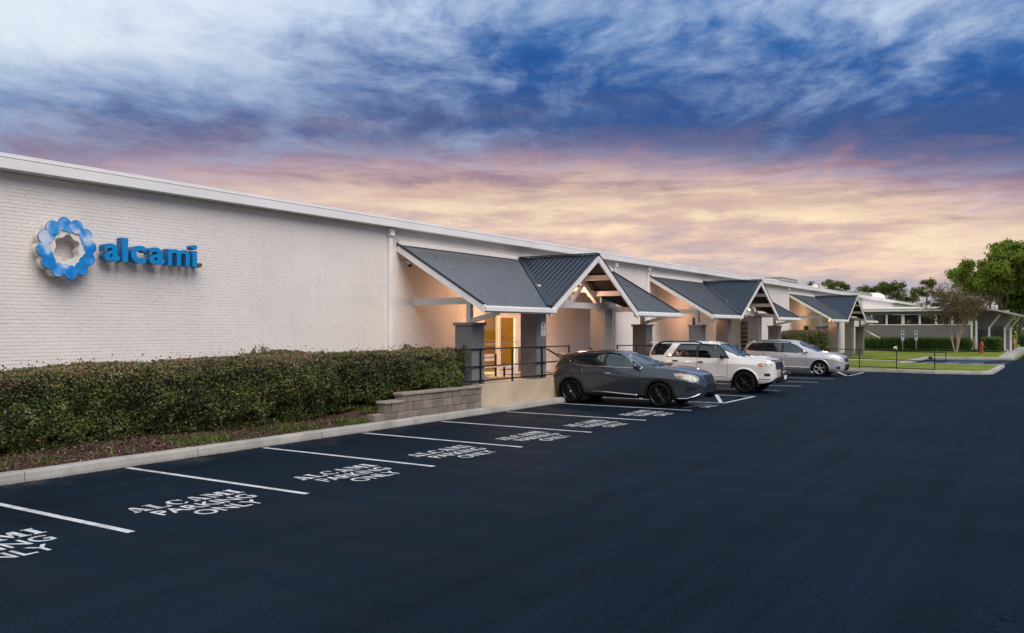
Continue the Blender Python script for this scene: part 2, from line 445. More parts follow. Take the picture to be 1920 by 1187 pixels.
def place_text(name, body, origin, right, up, w, hgt, m, parent=None, bold=0.0, extrude=0.0, mats=None):
    """flat or extruded lettering filling a w x hgt rectangle whose lower-left corner is origin"""
    me = text_mesh(body, bold, extrude); n = len(me.vertices)
    co = np.empty(n * 3, np.float32); me.vertices.foreach_get('co', co); co = co.reshape(-1, 3)
    mn = co.min(0); mx = co.max(0)
    u = (co[:, 0] - mn[0]) / (mx[0] - mn[0]) * w; v = (co[:, 1] - mn[1]) / (mx[1] - mn[1]) * hgt; d = co[:, 2]
    R = np.array(right, float); U = np.array(up, float); N = np.cross(R, U)
    P = np.array(origin, float)[None] + u[:, None] * R + v[:, None] * U + d[:, None] * N
    if parent is not None: P = P - np.array(org(parent))
    me.vertices.foreach_set('co', P.astype(np.float32).ravel()); me.name = name
    me.polygons.foreach_set('use_smooth', np.zeros(len(me.polygons), dtype=bool))
    me.materials.clear()
    for mm in (mats or [m]): me.materials.append(mm)
    me.update()
    o = bpy.data.objects.new(name, me); COL.objects.link(o)
    if parent is not None: o.parent = parent; ORG[o.name] = tuple(org(parent))
    return o

# ------------------------------------------------------------------ setting: ground, asphalt, kerbs, lawn
def asphalt_mat():
    m, T, b = base_mat('asphalt')
    tc = T.n('ShaderNodeTexCoord'); v = tc.outputs['Object']
    big = T.noise(v, 0.22, 4.0, 0.6, 0.6)
    sp = T.noise(v, 90.0, 2.0, 0.7)
    # long rolled lanes of sealer running along the lot
    mp = T.n('ShaderNodeMapping'); T.link(v, mp.inputs[0]); mp.inputs['Scale'].default_value = (0.35, 1.6, 1)
    mp.inputs['Rotation'].default_value = (0, 0, 0.2)
    lane = T.noise(mp.outputs[0], 0.9, 5.0, 0.6, 0.3)
    f = T.m('MULTIPLY', T.maprange(big, 0.3, 0.7, 0.78, 1.25, smooth=False), T.maprange(lane, 0.3, 0.7, 0.85, 1.18, smooth=False))
    f = T.m('MULTIPLY', f, T.maprange(sp, 0.3, 0.7, 0.45, 1.6, smooth=False))
    f = T.m('MULTIPLY', f, T.maprange(T.noise(v, 26.0, 3.0, 0.7), 0.3, 0.7, 0.62, 1.42, smooth=False))
    # faint tyre tracks along the drive lane and dark drips in the stalls
    sx0 = T.n('ShaderNodeSeparateXYZ'); T.link(v, sx0.inputs[0])
    tr = T.noise(T.comb(T.m('MULTIPLY', sx0.outputs[0], 2.6), T.m('MULTIPLY', sx0.outputs[1], 0.10), 0.0), 1.0, 4.0, 0.6)
    f = T.m('MULTIPLY', f, T.maprange(tr, 0.35, 0.65, 0.80, 1.22, smooth=False))
    oil = T.maprange(T.noise(v, 0.8, 3.0, 0.5), 0.66, 0.74, 1.0, 0.55)
    f = T.m('MULTIPLY', f, oil)
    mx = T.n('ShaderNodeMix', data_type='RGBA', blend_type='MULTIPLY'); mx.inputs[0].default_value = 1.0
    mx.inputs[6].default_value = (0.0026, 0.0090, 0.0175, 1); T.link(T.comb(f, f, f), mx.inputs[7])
    col = mx.outputs[2]
    # alligator cracks in worn areas
    wv = T.n('ShaderNodeVectorMath', operation='ADD'); T.link(v, wv.inputs[0])
    nn = T.n('ShaderNodeTexNoise'); nn.inputs['Scale'].default_value = 2.5; T.link(v, nn.inputs['Vector'])
    sc = T.n('ShaderNodeVectorMath', operation='SCALE'); T.link(nn.outputs[1], sc.inputs[0]); sc.inputs['Scale'].default_value = 0.22
    T.link(sc.outputs[0], wv.inputs[1])
    vo = T.n('ShaderNodeTexVoronoi'); vo.feature = 'DISTANCE_TO_EDGE'; vo.inputs['Scale'].default_value = 5.5; T.link(wv.outputs[0], vo.inputs['Vector'])
    cr = T.maprange(vo.outputs[0], 0.014, 0.045, 1.0, 0.0)
    spx = T.n('ShaderNodeSeparateXYZ'); T.link(v, spx.inputs[0])
    # the broken-up patch lies in the drive lane near the camera
    dx = T.m('SUBTRACT', spx.outputs[0], 0.6); dy = T.m('SUBTRACT', spx.outputs[1], 7.6)
    dd = T.m('ADD', T.m('MULTIPLY', T.m('MULTIPLY', dx, dx), 0.30), T.m('MULTIPLY', T.m('MULTIPLY', dy, dy), 0.16))
    patch = T.m('MULTIPLY', T.maprange(T.m('ADD', dd, T.m('MULTIPLY', big, 1.0)), 2.4, 0.7), T.maprange(T.noise(v, 0.9, 3.0), 0.38, 0.55))
    crm = T.m('MULTIPLY', cr, patch)
    col = T.mix(T.m('MULTIPLY', crm, 0.95), col, (0.003, 0.004, 0.006, 1))
    # a few long wandering cracks
    v2 = T.n('ShaderNodeTexVoronoi'); v2.feature = 'DISTANCE_TO_EDGE'; v2.inputs['Scale'].default_value = 0.17; T.link(wv.outputs[0], v2.inputs['Vector'])
    lc = T.m('MULTIPLY', T.maprange(v2.outputs[0], 0.0012, 0.0035, 1.0, 0.0), T.maprange(T.noise(v, 0.35, 3.0), 0.46, 0.58))
    col = T.mix(T.m('MULTIPLY', lc, 0.5), col, (0.001, 0.0015, 0.002, 1))
    # pale grit specks and faint dust by the kerb
    gr = T.n('ShaderNodeTexVoronoi'); gr.inputs['Scale'].default_value = 7.0; T.link(v, gr.inputs['Vector'])
    spk = T.m('MULTIPLY', T.maprange(gr.outputs['Distance'], 0.050, 0.030), T.maprange(T.noise(v, 3.0, 2.0), 0.55, 0.65))
    col = T.mix(T.m('MULTIPLY', spk, 0.5), col, (0.16, 0.15, 0.14, 1))
    dk = T.m('MULTIPLY', T.maprange(spx.outputs[0], -11.9, -13.0), T.maprange(T.noise(v, 1.1, 5.0, 0.65), 0.48, 0.75))
    col = T.mix(T.m('MULTIPLY', dk, 0.45), col, (0.13, 0.11, 0.09, 1))
    T.link(col, b.inputs['Base Color'])
    T.link(T.maprange(lane, 0.3, 0.7, 0.60, 0.78, smooth=False), b.inputs['Roughness'])
    b.inputs['Specular IOR Level'].default_value = 0.06
    bp = T.n('ShaderNodeBump'); bp.inputs['Strength'].default_value = 0.35; bp.inputs['Distance'].default_value = 0.006
    hh = T.m('SUBTRACT', sp, T.m('MULTIPLY', crm, 1.5)); T.link(hh, bp.inputs['Height']); T.link(bp.outputs[0], b.inputs['Normal'])
    return m
def paint_mat():
    m, T, b = base_mat('road_paint')
    tc = T.n('ShaderNodeTexCoord'); v = tc.outputs['Object']
    n = T.noise(v, 3.0, 5.0, 0.65); n2 = T.noise(v, 70.0, 3.0, 0.7)
    wear = T.m('ADD', T.m('MULTIPLY', T.maprange(n, 0.38, 0.66), T.maprange(n2, 0.42, 0.58)), T.m('MULTIPLY', T.maprange(n2, 0.52, 0.66), 0.30), clamp=True)
    col = T.mix(T.m('MULTIPLY', wear, 0.8), (0.62, 0.63, 0.63, 1), (0.05, 0.055, 0.06, 1))
    T.link(col, b.inputs['Base Color']); b.inputs['Roughness'].default_value = 0.6
    return m
def lawn_mat():
    m, T, b = base_mat('lawn_grass')
    tc = T.n('ShaderNodeTexCoord'); v = tc.outputs['Object']
    n = T.noise(v, 0.5, 5.0, 0.6); n2 = T.noise(v, 9.0, 4.0, 0.7)
    f = T.m('ADD', T.m('MULTIPLY', n, 0.6), T.m('MULTIPLY', n2, 0.4))
    col = T.ramp(f, [(0.32, (0.060, 0.085, 0.010, 1)), (0.46, (0.125, 0.170, 0.016, 1)), (0.55, (0.18, 0.215, 0.026, 1)), (0.66, (0.23, 0.20, 0.055, 1))])
    T.link(col, b.inputs['Base Color']); b.inputs['Roughness'].default_value = 0.85; b.inputs['Specular IOR Level'].default_value = 0.15
    bp = T.n('ShaderNodeBump'); bp.inputs['Strength'].default_value = 0.8; bp.inputs['Distance'].default_value = 0.03
    T.link(T.noise(v, 30.0, 4.0, 0.7), bp.inputs['Height']); T.link(bp.outputs[0], b.inputs['Normal'])
    return m
def mulch_mat():
    m, T, b = base_mat('mulch')
    tc = T.n('ShaderNodeTexCoord'); v = tc.outputs['Object']
    n = T.noise(v, 35.0, 4.0, 0.7); n2 = T.noise(v, 2.0, 3.0)
    col = T.ramp(T.m('ADD', T.m('MULTIPLY', n, 0.75), T.m('MULTIPLY', n2, 0.25)), [(0.3, (0.022, 0.012, 0.010, 1)), (0.5, (0.070, 0.036, 0.028, 1)), (0.68, (0.17, 0.095, 0.07, 1))])
    T.link(col, b.inputs['Base Color']); b.inputs['Roughness'].default_value = 0.9
    bp = T.n('ShaderNodeBump'); bp.inputs['Strength'].default_value = 0.9; bp.inputs['Distance'].default_value = 0.02
    T.link(n, bp.inputs['Height']); T.link(bp.outputs[0], b.inputs['Normal'])
    return m
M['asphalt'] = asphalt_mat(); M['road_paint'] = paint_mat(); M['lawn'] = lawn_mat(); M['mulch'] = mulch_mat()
M['road_blue'] = mat('road_blue', (0.025, 0.085, 0.165), 0.7, var=0.4, vscale=2.0, fine=0.2)
M['grit'] = mat('grit', (0.10, 0.075, 0.055), 0.9, var=0.3)

ground = sheet('ground', [(-700, -300), (700, -300), (700, 1600), (-700, 1600)], -0.06, M['lawn'], kind='structure')
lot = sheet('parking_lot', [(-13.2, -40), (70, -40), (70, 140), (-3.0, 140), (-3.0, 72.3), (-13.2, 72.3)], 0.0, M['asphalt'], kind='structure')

KX = -13.08          # front of the kerb along the building
# stall lines (world y), painted from the kerb outwards
LINES = [2.95, 5.80, 8.47, 11.32, 14.10, 16.92, 19.86, 22.96, 25.75, 28.85, 31.96, 34.94, 37.78, 40.78, 43.89, 47.55]
for i, y in enumerate(LINES):
    xa = KX + 0.05 + RNG.uniform(0, 0.06); xb = -8.83 + RNG.uniform(-0.04, 0.04)
    yj = RNG.uniform(-0.02, 0.02)
    sheet('parking_line', [(xa, y - 0.05), (xb, y - 0.05 + yj), (xb, y + 0.05 + yj), (xa, y + 0.05)], 0.004, M['road_paint'], lot)
def stripe(name, a, b, w=0.1, z=0.008, m=None):
    a = Vector(a); b = Vector(b); d = (b - a).normalized(); n = Vector((-d.y, d.x)) * w / 2
    return sheet(name, [tuple(a - n), tuple(b - n), tuple(b + n), tuple(a + n)], z, m or M['road_paint'], lot)
for y0, y1 in ((25.75, 28.85), (43.89, 47.55)):       # hatched access aisles
    stripe('aisle_end_line', (-8.83, y0), (-8.83, y1), 0.1)
    for k in range(3):
        stripe('aisle_hatch_line', (-8.95 - 1.35 * k, y0 + 0.06), (-10.15 - 1.35 * k, y1 - 0.06), 0.12)

# ---- stencilled lettering: thick serif ALCAMI, plain PARKING ONLY
def serif_word(parent, origin, right, up, w, hgt):
    """stencil capitals drawn as polygons on a 0..1 grid per letter"""
    G = {
     'A': ([[(0.02, 0), (0.36, 0), (0.36, 0.09), (0.02, 0.09)], [(0.13, 0.09), (0.23, 0.09), (0.47, 0.97), (0.40, 1.0)],
            [(0.28, 0.26), (0.62, 0.26), (0.60, 0.36), (0.31, 0.36)], [(0.42, 1.0), (0.62, 1.0), (0.93, 0.09), (0.63, 0.09)], [(0.54, 0), (1.0, 0), (1.0, 0.09), (0.54, 0.09)]], 1.0),
     'L': ([[(0.0, 0.91), (0.56, 0.91), (0.56, 1.0), (0.0, 1.0)], [(0.12, 0.0), (0.42, 0.0), (0.42, 0.91), (0.12, 0.91)], [(0.46, 0.0), (0.92, 0.0), (0.96, 0.38), (0.88, 0.38), (0.76, 0.11), (0.46, 0.11)], [(0.0, 0.0), (0.12, 0.0), (0.12, 0.09), (0.0, 0.09)]], 0.92),
     'M': ([[(0.0, 0.0), (0.24, 0.0), (0.24, 0.09), (0.0, 0.09)], [(0.08, 0.09), (0.16, 0.09), (0.16, 0.91), (0.08, 0.91)], [(0.0, 0.91), (0.25, 0.91), (0.25, 1.0), (0.0, 1.0)],
            [(0.18, 1.0), (0.36, 1.0), (0.55, 0.30), (0.46, 0.02)], [(0.56, 0.28), (0.72, 0.94), (0.64, 1.0), (0.54, 0.60)], [(0.68, 0.09), (0.90, 0.09), (0.90, 1.0), (0.68, 1.0)], [(0.60, 0.0), (1.0, 0.0), (1.0, 0.09), (0.60, 0.09)]], 1.25),
     'I': ([[(0.0, 0), (1.0, 0), (1.0, 0.09), (0.0, 0.09)], [(0.22, 0.09), (0.78, 0.09), (0.78, 0.91), (0.22, 0.91)], [(0.0, 0.91), (1.0, 0.91), (1.0, 1.0), (0.0, 1.0)]], 0.52)}
    def arc(cx, cy, ro, ri, a0, a1, sx=1.0, off=0.0):
        a = np.linspace(math.radians(a0), math.radians(a1), 9)
        o = [(cx + ro * math.cos(t) * sx, cy + ro * math.sin(t)) for t in a]
        i = [(cx + off + ri * math.cos(t) * sx * 0.8, cy + ri * math.sin(t)) for t in a[::-1]]
        return o + i
    G['C'] = ([arc(0.5, 0.5, 0.5, 0.40, 100, 260, 1.0, 0.06), arc(0.5, 0.5, 0.5, 0.42, 28, 86, 0.95, 0.0), arc(0.5, 0.5, 0.5, 0.42, 274, 332, 0.95, 0.0), [(0.84, 0.62), (0.93, 0.62), (0.93, 0.98), (0.86, 0.98)]], 0.95)
    word = 'ALCAMI'; gap = 0.10
    tot = sum(G[c][1] for c in word) + gap * (len(word) - 1)
    R = Vector(right); U = Vector(up); O = Vector(origin); cur = 0.0; V = []; F = []
    for ch in word:
        polys, wd = G[ch]
        for p in polys:
            st = len(V)
            for a, b_ in p: V.append(tuple(O + R * ((cur + a * wd) / tot * w) + U * (b_ * hgt)))
            F.append(tuple(range(st, st + len(p))))
        cur += wd + gap
    return np_mesh('stall_lettering', V, F, M['road_paint'], parent)
for i in range(len(LINES) - 1):
    if i > 7: break
    yc = (LINES[i] + LINES[i + 1]) / 2 + 0.14 + RNG.uniform(-0.04, 0.04)
    xo = RNG.uniform(-0.03, 0.03) + (0.15 if i == 7 else 0.0)
    an = RNG.uniform(-0.022, 0.022); up = (-math.cos(an), -math.sin(an), 0); rt = (-math.sin(an), math.cos(an), 0); z = 0.004
    serif_word(lot, (-9.70 + xo, yc - 0.86, z), rt, up, 1.68, 0.33)
    place_text('stall_lettering', 'PARKING', (-9.29 + xo, yc - 0.74, z), rt, up, 1.46, 0.31, M['road_paint'], lot, bold=0.014)
    place_text('stall_lettering', 'ONLY', (-8.88 + xo, yc - 0.46, z), rt, up, 0.98, 0.31, M['road_paint'], lot, bold=0.014)

# ---- kerb: cast concrete lengths with narrow joints
kerb = thing('kerb', None, None, (KX, 0, 0)); kerb['kind'] = 'structure'
def kerb_piece(a, b, width=0.2, hgt=0.16, side=1.0, parent=kerb):
    """a->b is the front line of the kerb; body lies to the left of the direction of travel * side"""
    a = Vector((a[0], a[1])); b = Vector((b[0], b[1])); L = (b - a).length; d = (b - a) / L; n = Vector((-d.y, d.x)) * side
    prof = [(0.0, -0.05), (0.0, hgt * 0.30), (0.018, hgt * 0.82), (0.034, hgt * 0.95), (0.058, hgt), (width, hgt), (width, -0.05)]
    bm = bmesh.new(); rings = []
    ns = max(2, int(L / 0.5) + 1)
    for s in np.linspace(0.006, L - 0.006, ns):
        p = a + d * s; j = random.uniform(-0.004, 0.004)
        rings.append([bm.verts.new((p.x + n.x * (u + j), p.y + n.y * (u + j), w_ + (j if w_ > 0 else 0))) for u, w_ in prof])
    k = len(prof)
    for r0, r1 in zip(rings, rings[1:]):
        for q in range(k - 1): bm.faces.new((r0[q], r0[q + 1], r1[q + 1], r1[q]))
    bm.faces.new(rings[0]); bm.faces.new(rings[-1][::-1])
    return bm_obj('kerb_stone', bm, M['concrete'], parent)
joints = [0.75] + [3.80 + 3.05 * k for k in range(15)]
for y0, y1 in zip(joints, joints[1:]):
    kerb_piece((KX, y0), (KX, y1), 0.22)
# strip of leaf litter and grit lying along the foot of the kerb
gn = 2600
gy = RNG.uniform(4.5, 24.0, gn); gx = KX + np.abs(RNG.normal(0, 0.05, gn)) + 0.004
V, F = leaf_quads(np.stack([gx, gy, np.full(gn, 0.008)], 1), RNG.uniform(0.006, 0.022, gn), RNG, np.tile([0, 0, 1.0], (gn, 1)), 0.85)
V[:, 2] = np.maximum(V[:, 2], 0.003)
tag(np_mesh('kerb_litter', V, F, M['grit'], kind='stuff'), 'thin line of dry leaf litter along the foot of the kerb', 'litter')

# ---- planting bed behind the kerb
bx_ = np.linspace(KX - 0.21, -16.0, 22); by_ = np.arange(-4.0, 19.3, 0.16)
GX, GY = np.meshgrid(bx_, by_, indexing='ij')
P = np.stack([GX.ravel(), GY.ravel(), np.zeros(GX.size)], 1)
t_ = (KX - 0.21 - GX.ravel()) / 2.7
step = np.clip((GY.ravel() - 15.0) / 1.6, 0, 1) * np.clip((t_ - 0.10) / 0.06, 0, 1)
Z = 0.135 + 0.16 * np.clip(t_, 0, 1) + 0.035 * fbm(P * 2.2, 3) * np.clip(t_ * 6, 0, 1) + step * 0.42
n0, n1 = GX.shape
idx = np.arange(n0 * n1).reshape(n0, n1)
F = np.stack([idx[:-1, :-1], idx[:-1, 1:], idx[1:, 1:], idx[1:, :-1]], -1).reshape(-1, 4)
np_mesh('planting_bed', np.stack([GX.ravel(), GY.ravel(), Z], 1), F, M['mulch'], smooth=True, kind='structure')
def bed_z(x, y):
    t = (KX - 0.21 - x) / 2.7
    return 0.135 + 0.16 * np.clip(t, 0, 1)
# bark chips
nc = 26000
cx = RNG.uniform(-15.2, KX - 0.22, nc); cy = RNG.uniform(5.0, 16.0, nc)
tk = (cx < KX - 0.45) | (cy < 14.9)
cx = cx[tk]; cy = cy[tk]; nc = len(cx)
C = np.stack([cx, cy, bed_z(cx, cy) + RNG.uniform(0.0, 0.035, nc)], 1)
V, F = leaf_quads(C, RNG.uniform(0.012, 0.045, nc), RNG, np.tile([0, 0, 1.0], (nc, 1)), 0.55, aspect=0.35)
M['chip_a'] = mat('chip_a', (0.060, 0.030, 0.022), 0.9, var=0.3, vscale=30)
M['chip_b'] = mat('chip_b', (0.13, 0.070, 0.050), 0.9, var=0.3, vscale=30)
M['chip_c'] = mat('chip_c', (0.26, 0.17, 0.12), 0.9, var=0.3, vscale=30)
tag(np_mesh('bark_mulch', V, F, [M['chip_a'], M['chip_b'], M['chip_c']], midx=RNG.choice(3, nc, p=[0.5, 0.38, 0.12]), kind='stuff'),
    'reddish brown bark mulch spread between the hedge and the kerb', 'mulch')
# weedy grass tufts along the kerb
def grass_tufts(name, centres, blades, h0, h1, mats, label, spread=0.09):
    cc = np.repeat(centres, blades, axis=0); n = len(cc)
    b = cc + np.stack([RNG.normal(0, spread, n), RNG.normal(0, spread, n), np.zeros(n)], 1)
    hh = RNG.uniform(h0, h1, n); a = RNG.uniform(0, 6.283, n); ln = RNG.uniform(0.25, 0.9, n) * hh
    d = np.stack([np.cos(a), np.sin(a), np.zeros(n)], 1); w = np.stack([-np.sin(a), np.cos(a), np.zeros(n)], 1) * RNG.uniform(0.004, 0.009, n)[:, None]
    mid = b + d * (ln * 0.35)[:, None] + np.array([0, 0, 1.0]) * (hh * 0.65)[:, None]
    tip = b + d * ln[:, None] + np.array([0, 0, 1.0]) * (hh * 0.9)[:, None]
    V = np.stack([b - w, b + w, mid + w * 0.8, mid - w * 0.8, tip], 1).reshape(-1, 3)
    i = np.arange(n)[:, None] * 5
    F = np.concatenate([i + np.array([[0, 1, 2, 3]]), i + np.array([[3, 2, 4, 4]])], 0)
    F3 = np.concatenate([i + np.array([[0, 1, 2]]), i + np.array([[0, 2, 3]]), i + np.array([[3, 2, 4]])], 0)
    mi = np.tile(RNG.choice(len(mats), n, p=[0.55, 0.3, 0.15]), 3)
    return tag(np_mesh(name, V, F3, mats, midx=mi, kind='stuff'), label, 'grass')
M['blade_a'] = leaf_mat('blade_a', (0.060, 0.100, 0.014)); M['blade_b'] = leaf_mat('blade_b', (0.105, 0.140, 0.025)); M['blade_c'] = leaf_mat('blade_c', (0.26, 0.22, 0.07))
tc_ = []
for k in range(190):
    y = RNG.uniform(9.4, 14.9); x = -13.42 - abs(RNG.normal(0.0, 0.28)) - 0.28 * max(0, 11.2 - y) * RNG.uniform(0, 1)
    if math.sin(y * 3.1) + 0.6 * math.sin(y * 7.7 + 1) < -0.35: continue
    tc_.append((x, y, 0.13 + 0.16 * max(0, (KX - 0.21 - x) / 2.7)))
for k in range(16): tc_.append((RNG.uniform(-14.4, -13.5), RNG.uniform(6.6, 9.4), 0.17))
for k in range(40): tc_.append((RNG.uniform(-14.1, -13.75), RNG.uniform(15.2, 16.1), 0.32))
grass_tufts('weed_grass', np.array(tc_), 24, 0.04, 0.15, [M['blade_a'], M['blade_b'], M['blade_c']], 'ragged green weeds growing along the kerb in front of the hedge')

# ---- lawn peninsula, accessible bay and walks at the far end
LZ = 0.30            # the far lawn rises gently to the office wing
prism('lawn', [(-13.9, 48.75), (-8.2, 48.75), (-5.6, 48.35), (-3.55, 48.9), (-3.2, 50.0), (-3.2, 58.2), (-8.9, 58.2), (-8.9, 72.2), (-16.2, 72.2), (-16.2, 48.75)], -0.05, 0.13, M['lawn'], kind='structure')
np_mesh('lawn', [(-16.2, 72.2, 0.13), (-3.25, 72.2, 0.13), (-3.25, 81, LZ), (-16.2, 81, LZ), (-3.25, 140, LZ), (-16.2, 140, LZ), (-3.25, 72.2, -0.05), (-3.25, 81, -0.05), (-3.25, 140, -0.05)],
        [(0, 1, 2, 3), (3, 2, 4, 5), (1, 6, 7, 2), (2, 7, 8, 4)], M['lawn'], kind='structure')
def lawn_z(y): return 0.13 + (LZ - 0.13) * min(1, max(0, (y - 72.2) / 8.8))
lk = thing('lawn_kerb', None, None, (-5, 48, 0)); lk['kind'] = 'structure'
pts = [(-13.3, 48.55), (-10.4, 48.55), (-8.1, 48.55), (-5.6, 48.12), (-3.5, 48.62), (-3.05, 49.5), (-3.02, 54.0), (-3.02, 58.4)]
for a, b in zip(pts, pts[1:]): kerb_piece(a, b, 0.24, 0.17, 1.0, lk)
for a, b in (((-3.3, 58.4), (-6.0, 58.4)), ((-6.0, 58.4), (-8.7, 58.4)), ((-8.72, 58.6), (-8.72, 63.0)), ((-8.72, 63.0), (-8.72, 67.5)), ((-8.72, 67.5), (-8.72, 71.8)), ((-8.5, 72.0), (-5.6, 72.0)), ((-5.6, 72.0), (-3.1, 72.0))):
    kerb_piece(a, b, 0.24, 0.17, 1.0, lk)
prism('front_walk', [(-13.9, 62.4), (-8.98, 62.4), (-8.98, 63.9), (-13.9, 63.9)], 0.0, 0.148, M['concrete'], kind='structure')
np_mesh('side_walk', [(-4.2, 72.3, 0.15), (-3.24, 72.3, 0.15), (-3.24, 81, LZ + 0.02), (-4.2, 81, LZ + 0.02), (-3.24, 138, LZ + 0.02), (-4.2, 138, LZ + 0.02), (-3.24, 72.3, 0.0), (-3.24, 81, 0.0), (-3.24, 138, 0)],
        [(0, 1, 2, 3), (3, 2, 4, 5), (1, 6, 7, 2), (2, 7, 8, 4)], M['concrete'], kind='structure')
for y in (59.2, 61.8, 64.4, 67.0, 69.6, 71.6):
    stripe('bay_line', (-8.6, y), (-3.2, y), 0.12, 0.004)
for y in (60.5, 65.7, 70.6):
    sheet('bay_blue_patch', [(-8.2, y - 0.8), (-4.6, y - 0.8), (-4.6, y + 0.8), (-8.2, y + 0.8)], 0.004, M['road_blue'], lot)
for k in range(4): stripe('bay_hatch_line', (-8.4 + k * 1.4, 61.9), (-7.4 + k * 1.4, 64.3), 0.12, 0.008)

# ------------------------------------------------------------------ main building
WX = -16.0            # painted brick face
ZP = 0.745            # landing level
ZF = 5.13             # underside of the eave fascia
bld = thing('warehouse', 'long low warehouse of white painted brick with a plain white eave', 'building', (WX, 40, 0))
def far_wall_mat():
    m, T, b = base_mat('painted_brick_far')
    tc = T.n('ShaderNodeTexCoord'); v = tc.outputs['Object']
    sp = T.n('ShaderNodeSeparateXYZ'); T.link(v, sp.inputs[0])
    uv = T.comb(sp.outputs[1], sp.outputs[2], 0.0)
    br = T.n('ShaderNodeTexBrick'); T.link(uv, br.inputs['Vector'])
    br.inputs['Scale'].default_value = 1.0; br.inputs['Brick Width'].default_value = 0.2045; br.inputs['Row Height'].default_value = 0.0677
    br.inputs['Mortar Size'].default_value = 0.006; br.inputs['Color1'].default_value = (0.74, 0.70, 0.67, 1); br.inputs['Color2'].default_value = (0.69, 0.65, 0.62, 1); br.inputs['Mortar'].default_value = (0.58, 0.54, 0.51, 1)
    T.link(br.outputs[0], b.inputs['Base Color']); b.inputs['Roughness'].default_value = 0.55
    bp = T.n('ShaderNodeBump'); bp.inputs['Strength'].default_value = 0.6; bp.inputs['Distance'].default_value = 0.006; bp.invert = True
    T.link(br.outputs[1], bp.inputs['Height']); T.link(bp.outputs[0], b.inputs['Normal'])
    return m
M['far_brick'] = far_wall_mat()
BY1 = 37.3            # laid bricks up to here, material beyond
OPEN = (23.10, 26.75, 2.80)
bm = bmesh.new()
BK = WX - 0.010
for y0, y1, z0, z1 in ((-12, OPEN[0], -0.05, 5.35), (OPEN[0], OPEN[1], OPEN[2], 5.35), (OPEN[0], OPEN[1], -0.05, ZP - 0.01), (OPEN[1], BY1, -0.05, 5.35)):
    add_box(bm, BK - 0.28, BK, y0, y1, z0, z1)
bm_obj('wall', bm, M['mortar'], bld)
box('wall', BK - 0.28, WX, BY1, 138, -0.05, 5.35, M['far_brick'], bld)
CH = 0.0677; BL = 0.2045
rows = np.arange(0, int((ZF - 0.745) / CH) + 1)
cs = []
for r in rows:
    z = ZF - 0.03 - CH * (r + 0.5)
    off = (BL / 2 if r % 2 else 0.0) + (BL / 4 if r % 6 == 5 else 0)
    ys = np.arange(3.0 + off, BY1 - 0.12, BL)
    cs.append(np.stack([np.full(len(ys), WX), ys, np.full(len(ys), z)], 1))
cs = np.concatenate(cs)
keep = (cs[:, 2] > np.where(cs[:, 1] < 18.3, 1.10, ZP + 0.03))
keep &= ~((cs[:, 1] > OPEN[0] - 0.10) & (cs[:, 1] < OPEN[1] + 0.10) & (cs[:, 2] < OPEN[2] + 0.04))
cs = cs[keep]
d_ = np.linalg.norm(cs - np.array([0, 0, 2.3]), axis=1)
vis = (cs[:, 1] > 8.0) & (cs[:, 2] > 1.62)
order = np.argsort(np.where(vis, d_, 1e9))
single = order[:296]; rest = order[296:]
jit = RNG.normal(0, 0.0011, len(cs))
hs = np.stack([np.full(len(cs), 0.006), np.full(len(cs), BL / 2 - 0.0042) + RNG.normal(0, 0.001, len(cs)), np.full(len(cs), CH / 2 - 0.0037) + RNG.normal(0, 0.0006, len(cs))], 1)
cc = cs.copy(); cc[:, 0] = WX - 0.0078 + jit; cc[:, 2] += RNG.normal(0, 0.0008, len(cs))
V, F = boxes_np(cc[rest], hs[rest], back=True)
np_mesh('brickwork', V, F, [M['white_paint']], bld, kind='stuff')
bm = bmesh.new(); add_box(bm, -0.006, 0.006, -BL / 2 + 0.0042, BL / 2 - 0.0042, -CH / 2 + 0.0037, CH / 2 - 0.0037)
b0 = bm_obj('brick', bm, M['white_paint'], bld, local=True)
for k, i in enumerate(single):
    o = b0 if k == 0 else b0.copy()
    if k: COL.objects.link(o); o.parent = bld
    o.location = Vector(cc[i]) - org(bld); o.rotation_euler = (0, random.gauss(0, 0.012), random.gauss(0, 0.005))
# eave: fascia board and metal coping, in lengths
def run(name, x0, x1, z0, z1, ys, m, gap=0.004, bev=0.0):
    for a, b in zip(ys, ys[1:]): box(name, x0, x1, a + gap, b - gap, z0, z1, m, bld, bev)
fy = list(np.arange(-12, 139, 6.1)); fy[-1] = 138
run('fascia_board', WX - 0.05, WX + 0.30, ZF, ZF + 0.185, fy, M['white_trim'], 0.002)
run('coping', WX - 0.4, WX + 0.27, ZF + 0.205, ZF + 0.272, list(np.arange(-10, 139, 3.7)) , M['white_trim'], 0.003)
box('roof', -60, WX - 0.02, -12, 138, 5.20, 5.34, M['white_paint'], bld)
for y in (18.42, 32.75, 36.15, 59.55, 73.8, 88.0):
    ds = box('downspout', WX + 0.004, WX + 0.11, y - 0.06, y + 0.06, 0.6, ZF - 0.24, M['white_trim'], bld, 0.012)
    bm = bmesh.new(); add_box(bm, WX + 0.003, WX + 0.17, y - 0.085, y + 0.085, ZF - 0.24, ZF - 0.01, 0.012)
    bm_obj('conductor_head', bm, M['white_trim'], ds)
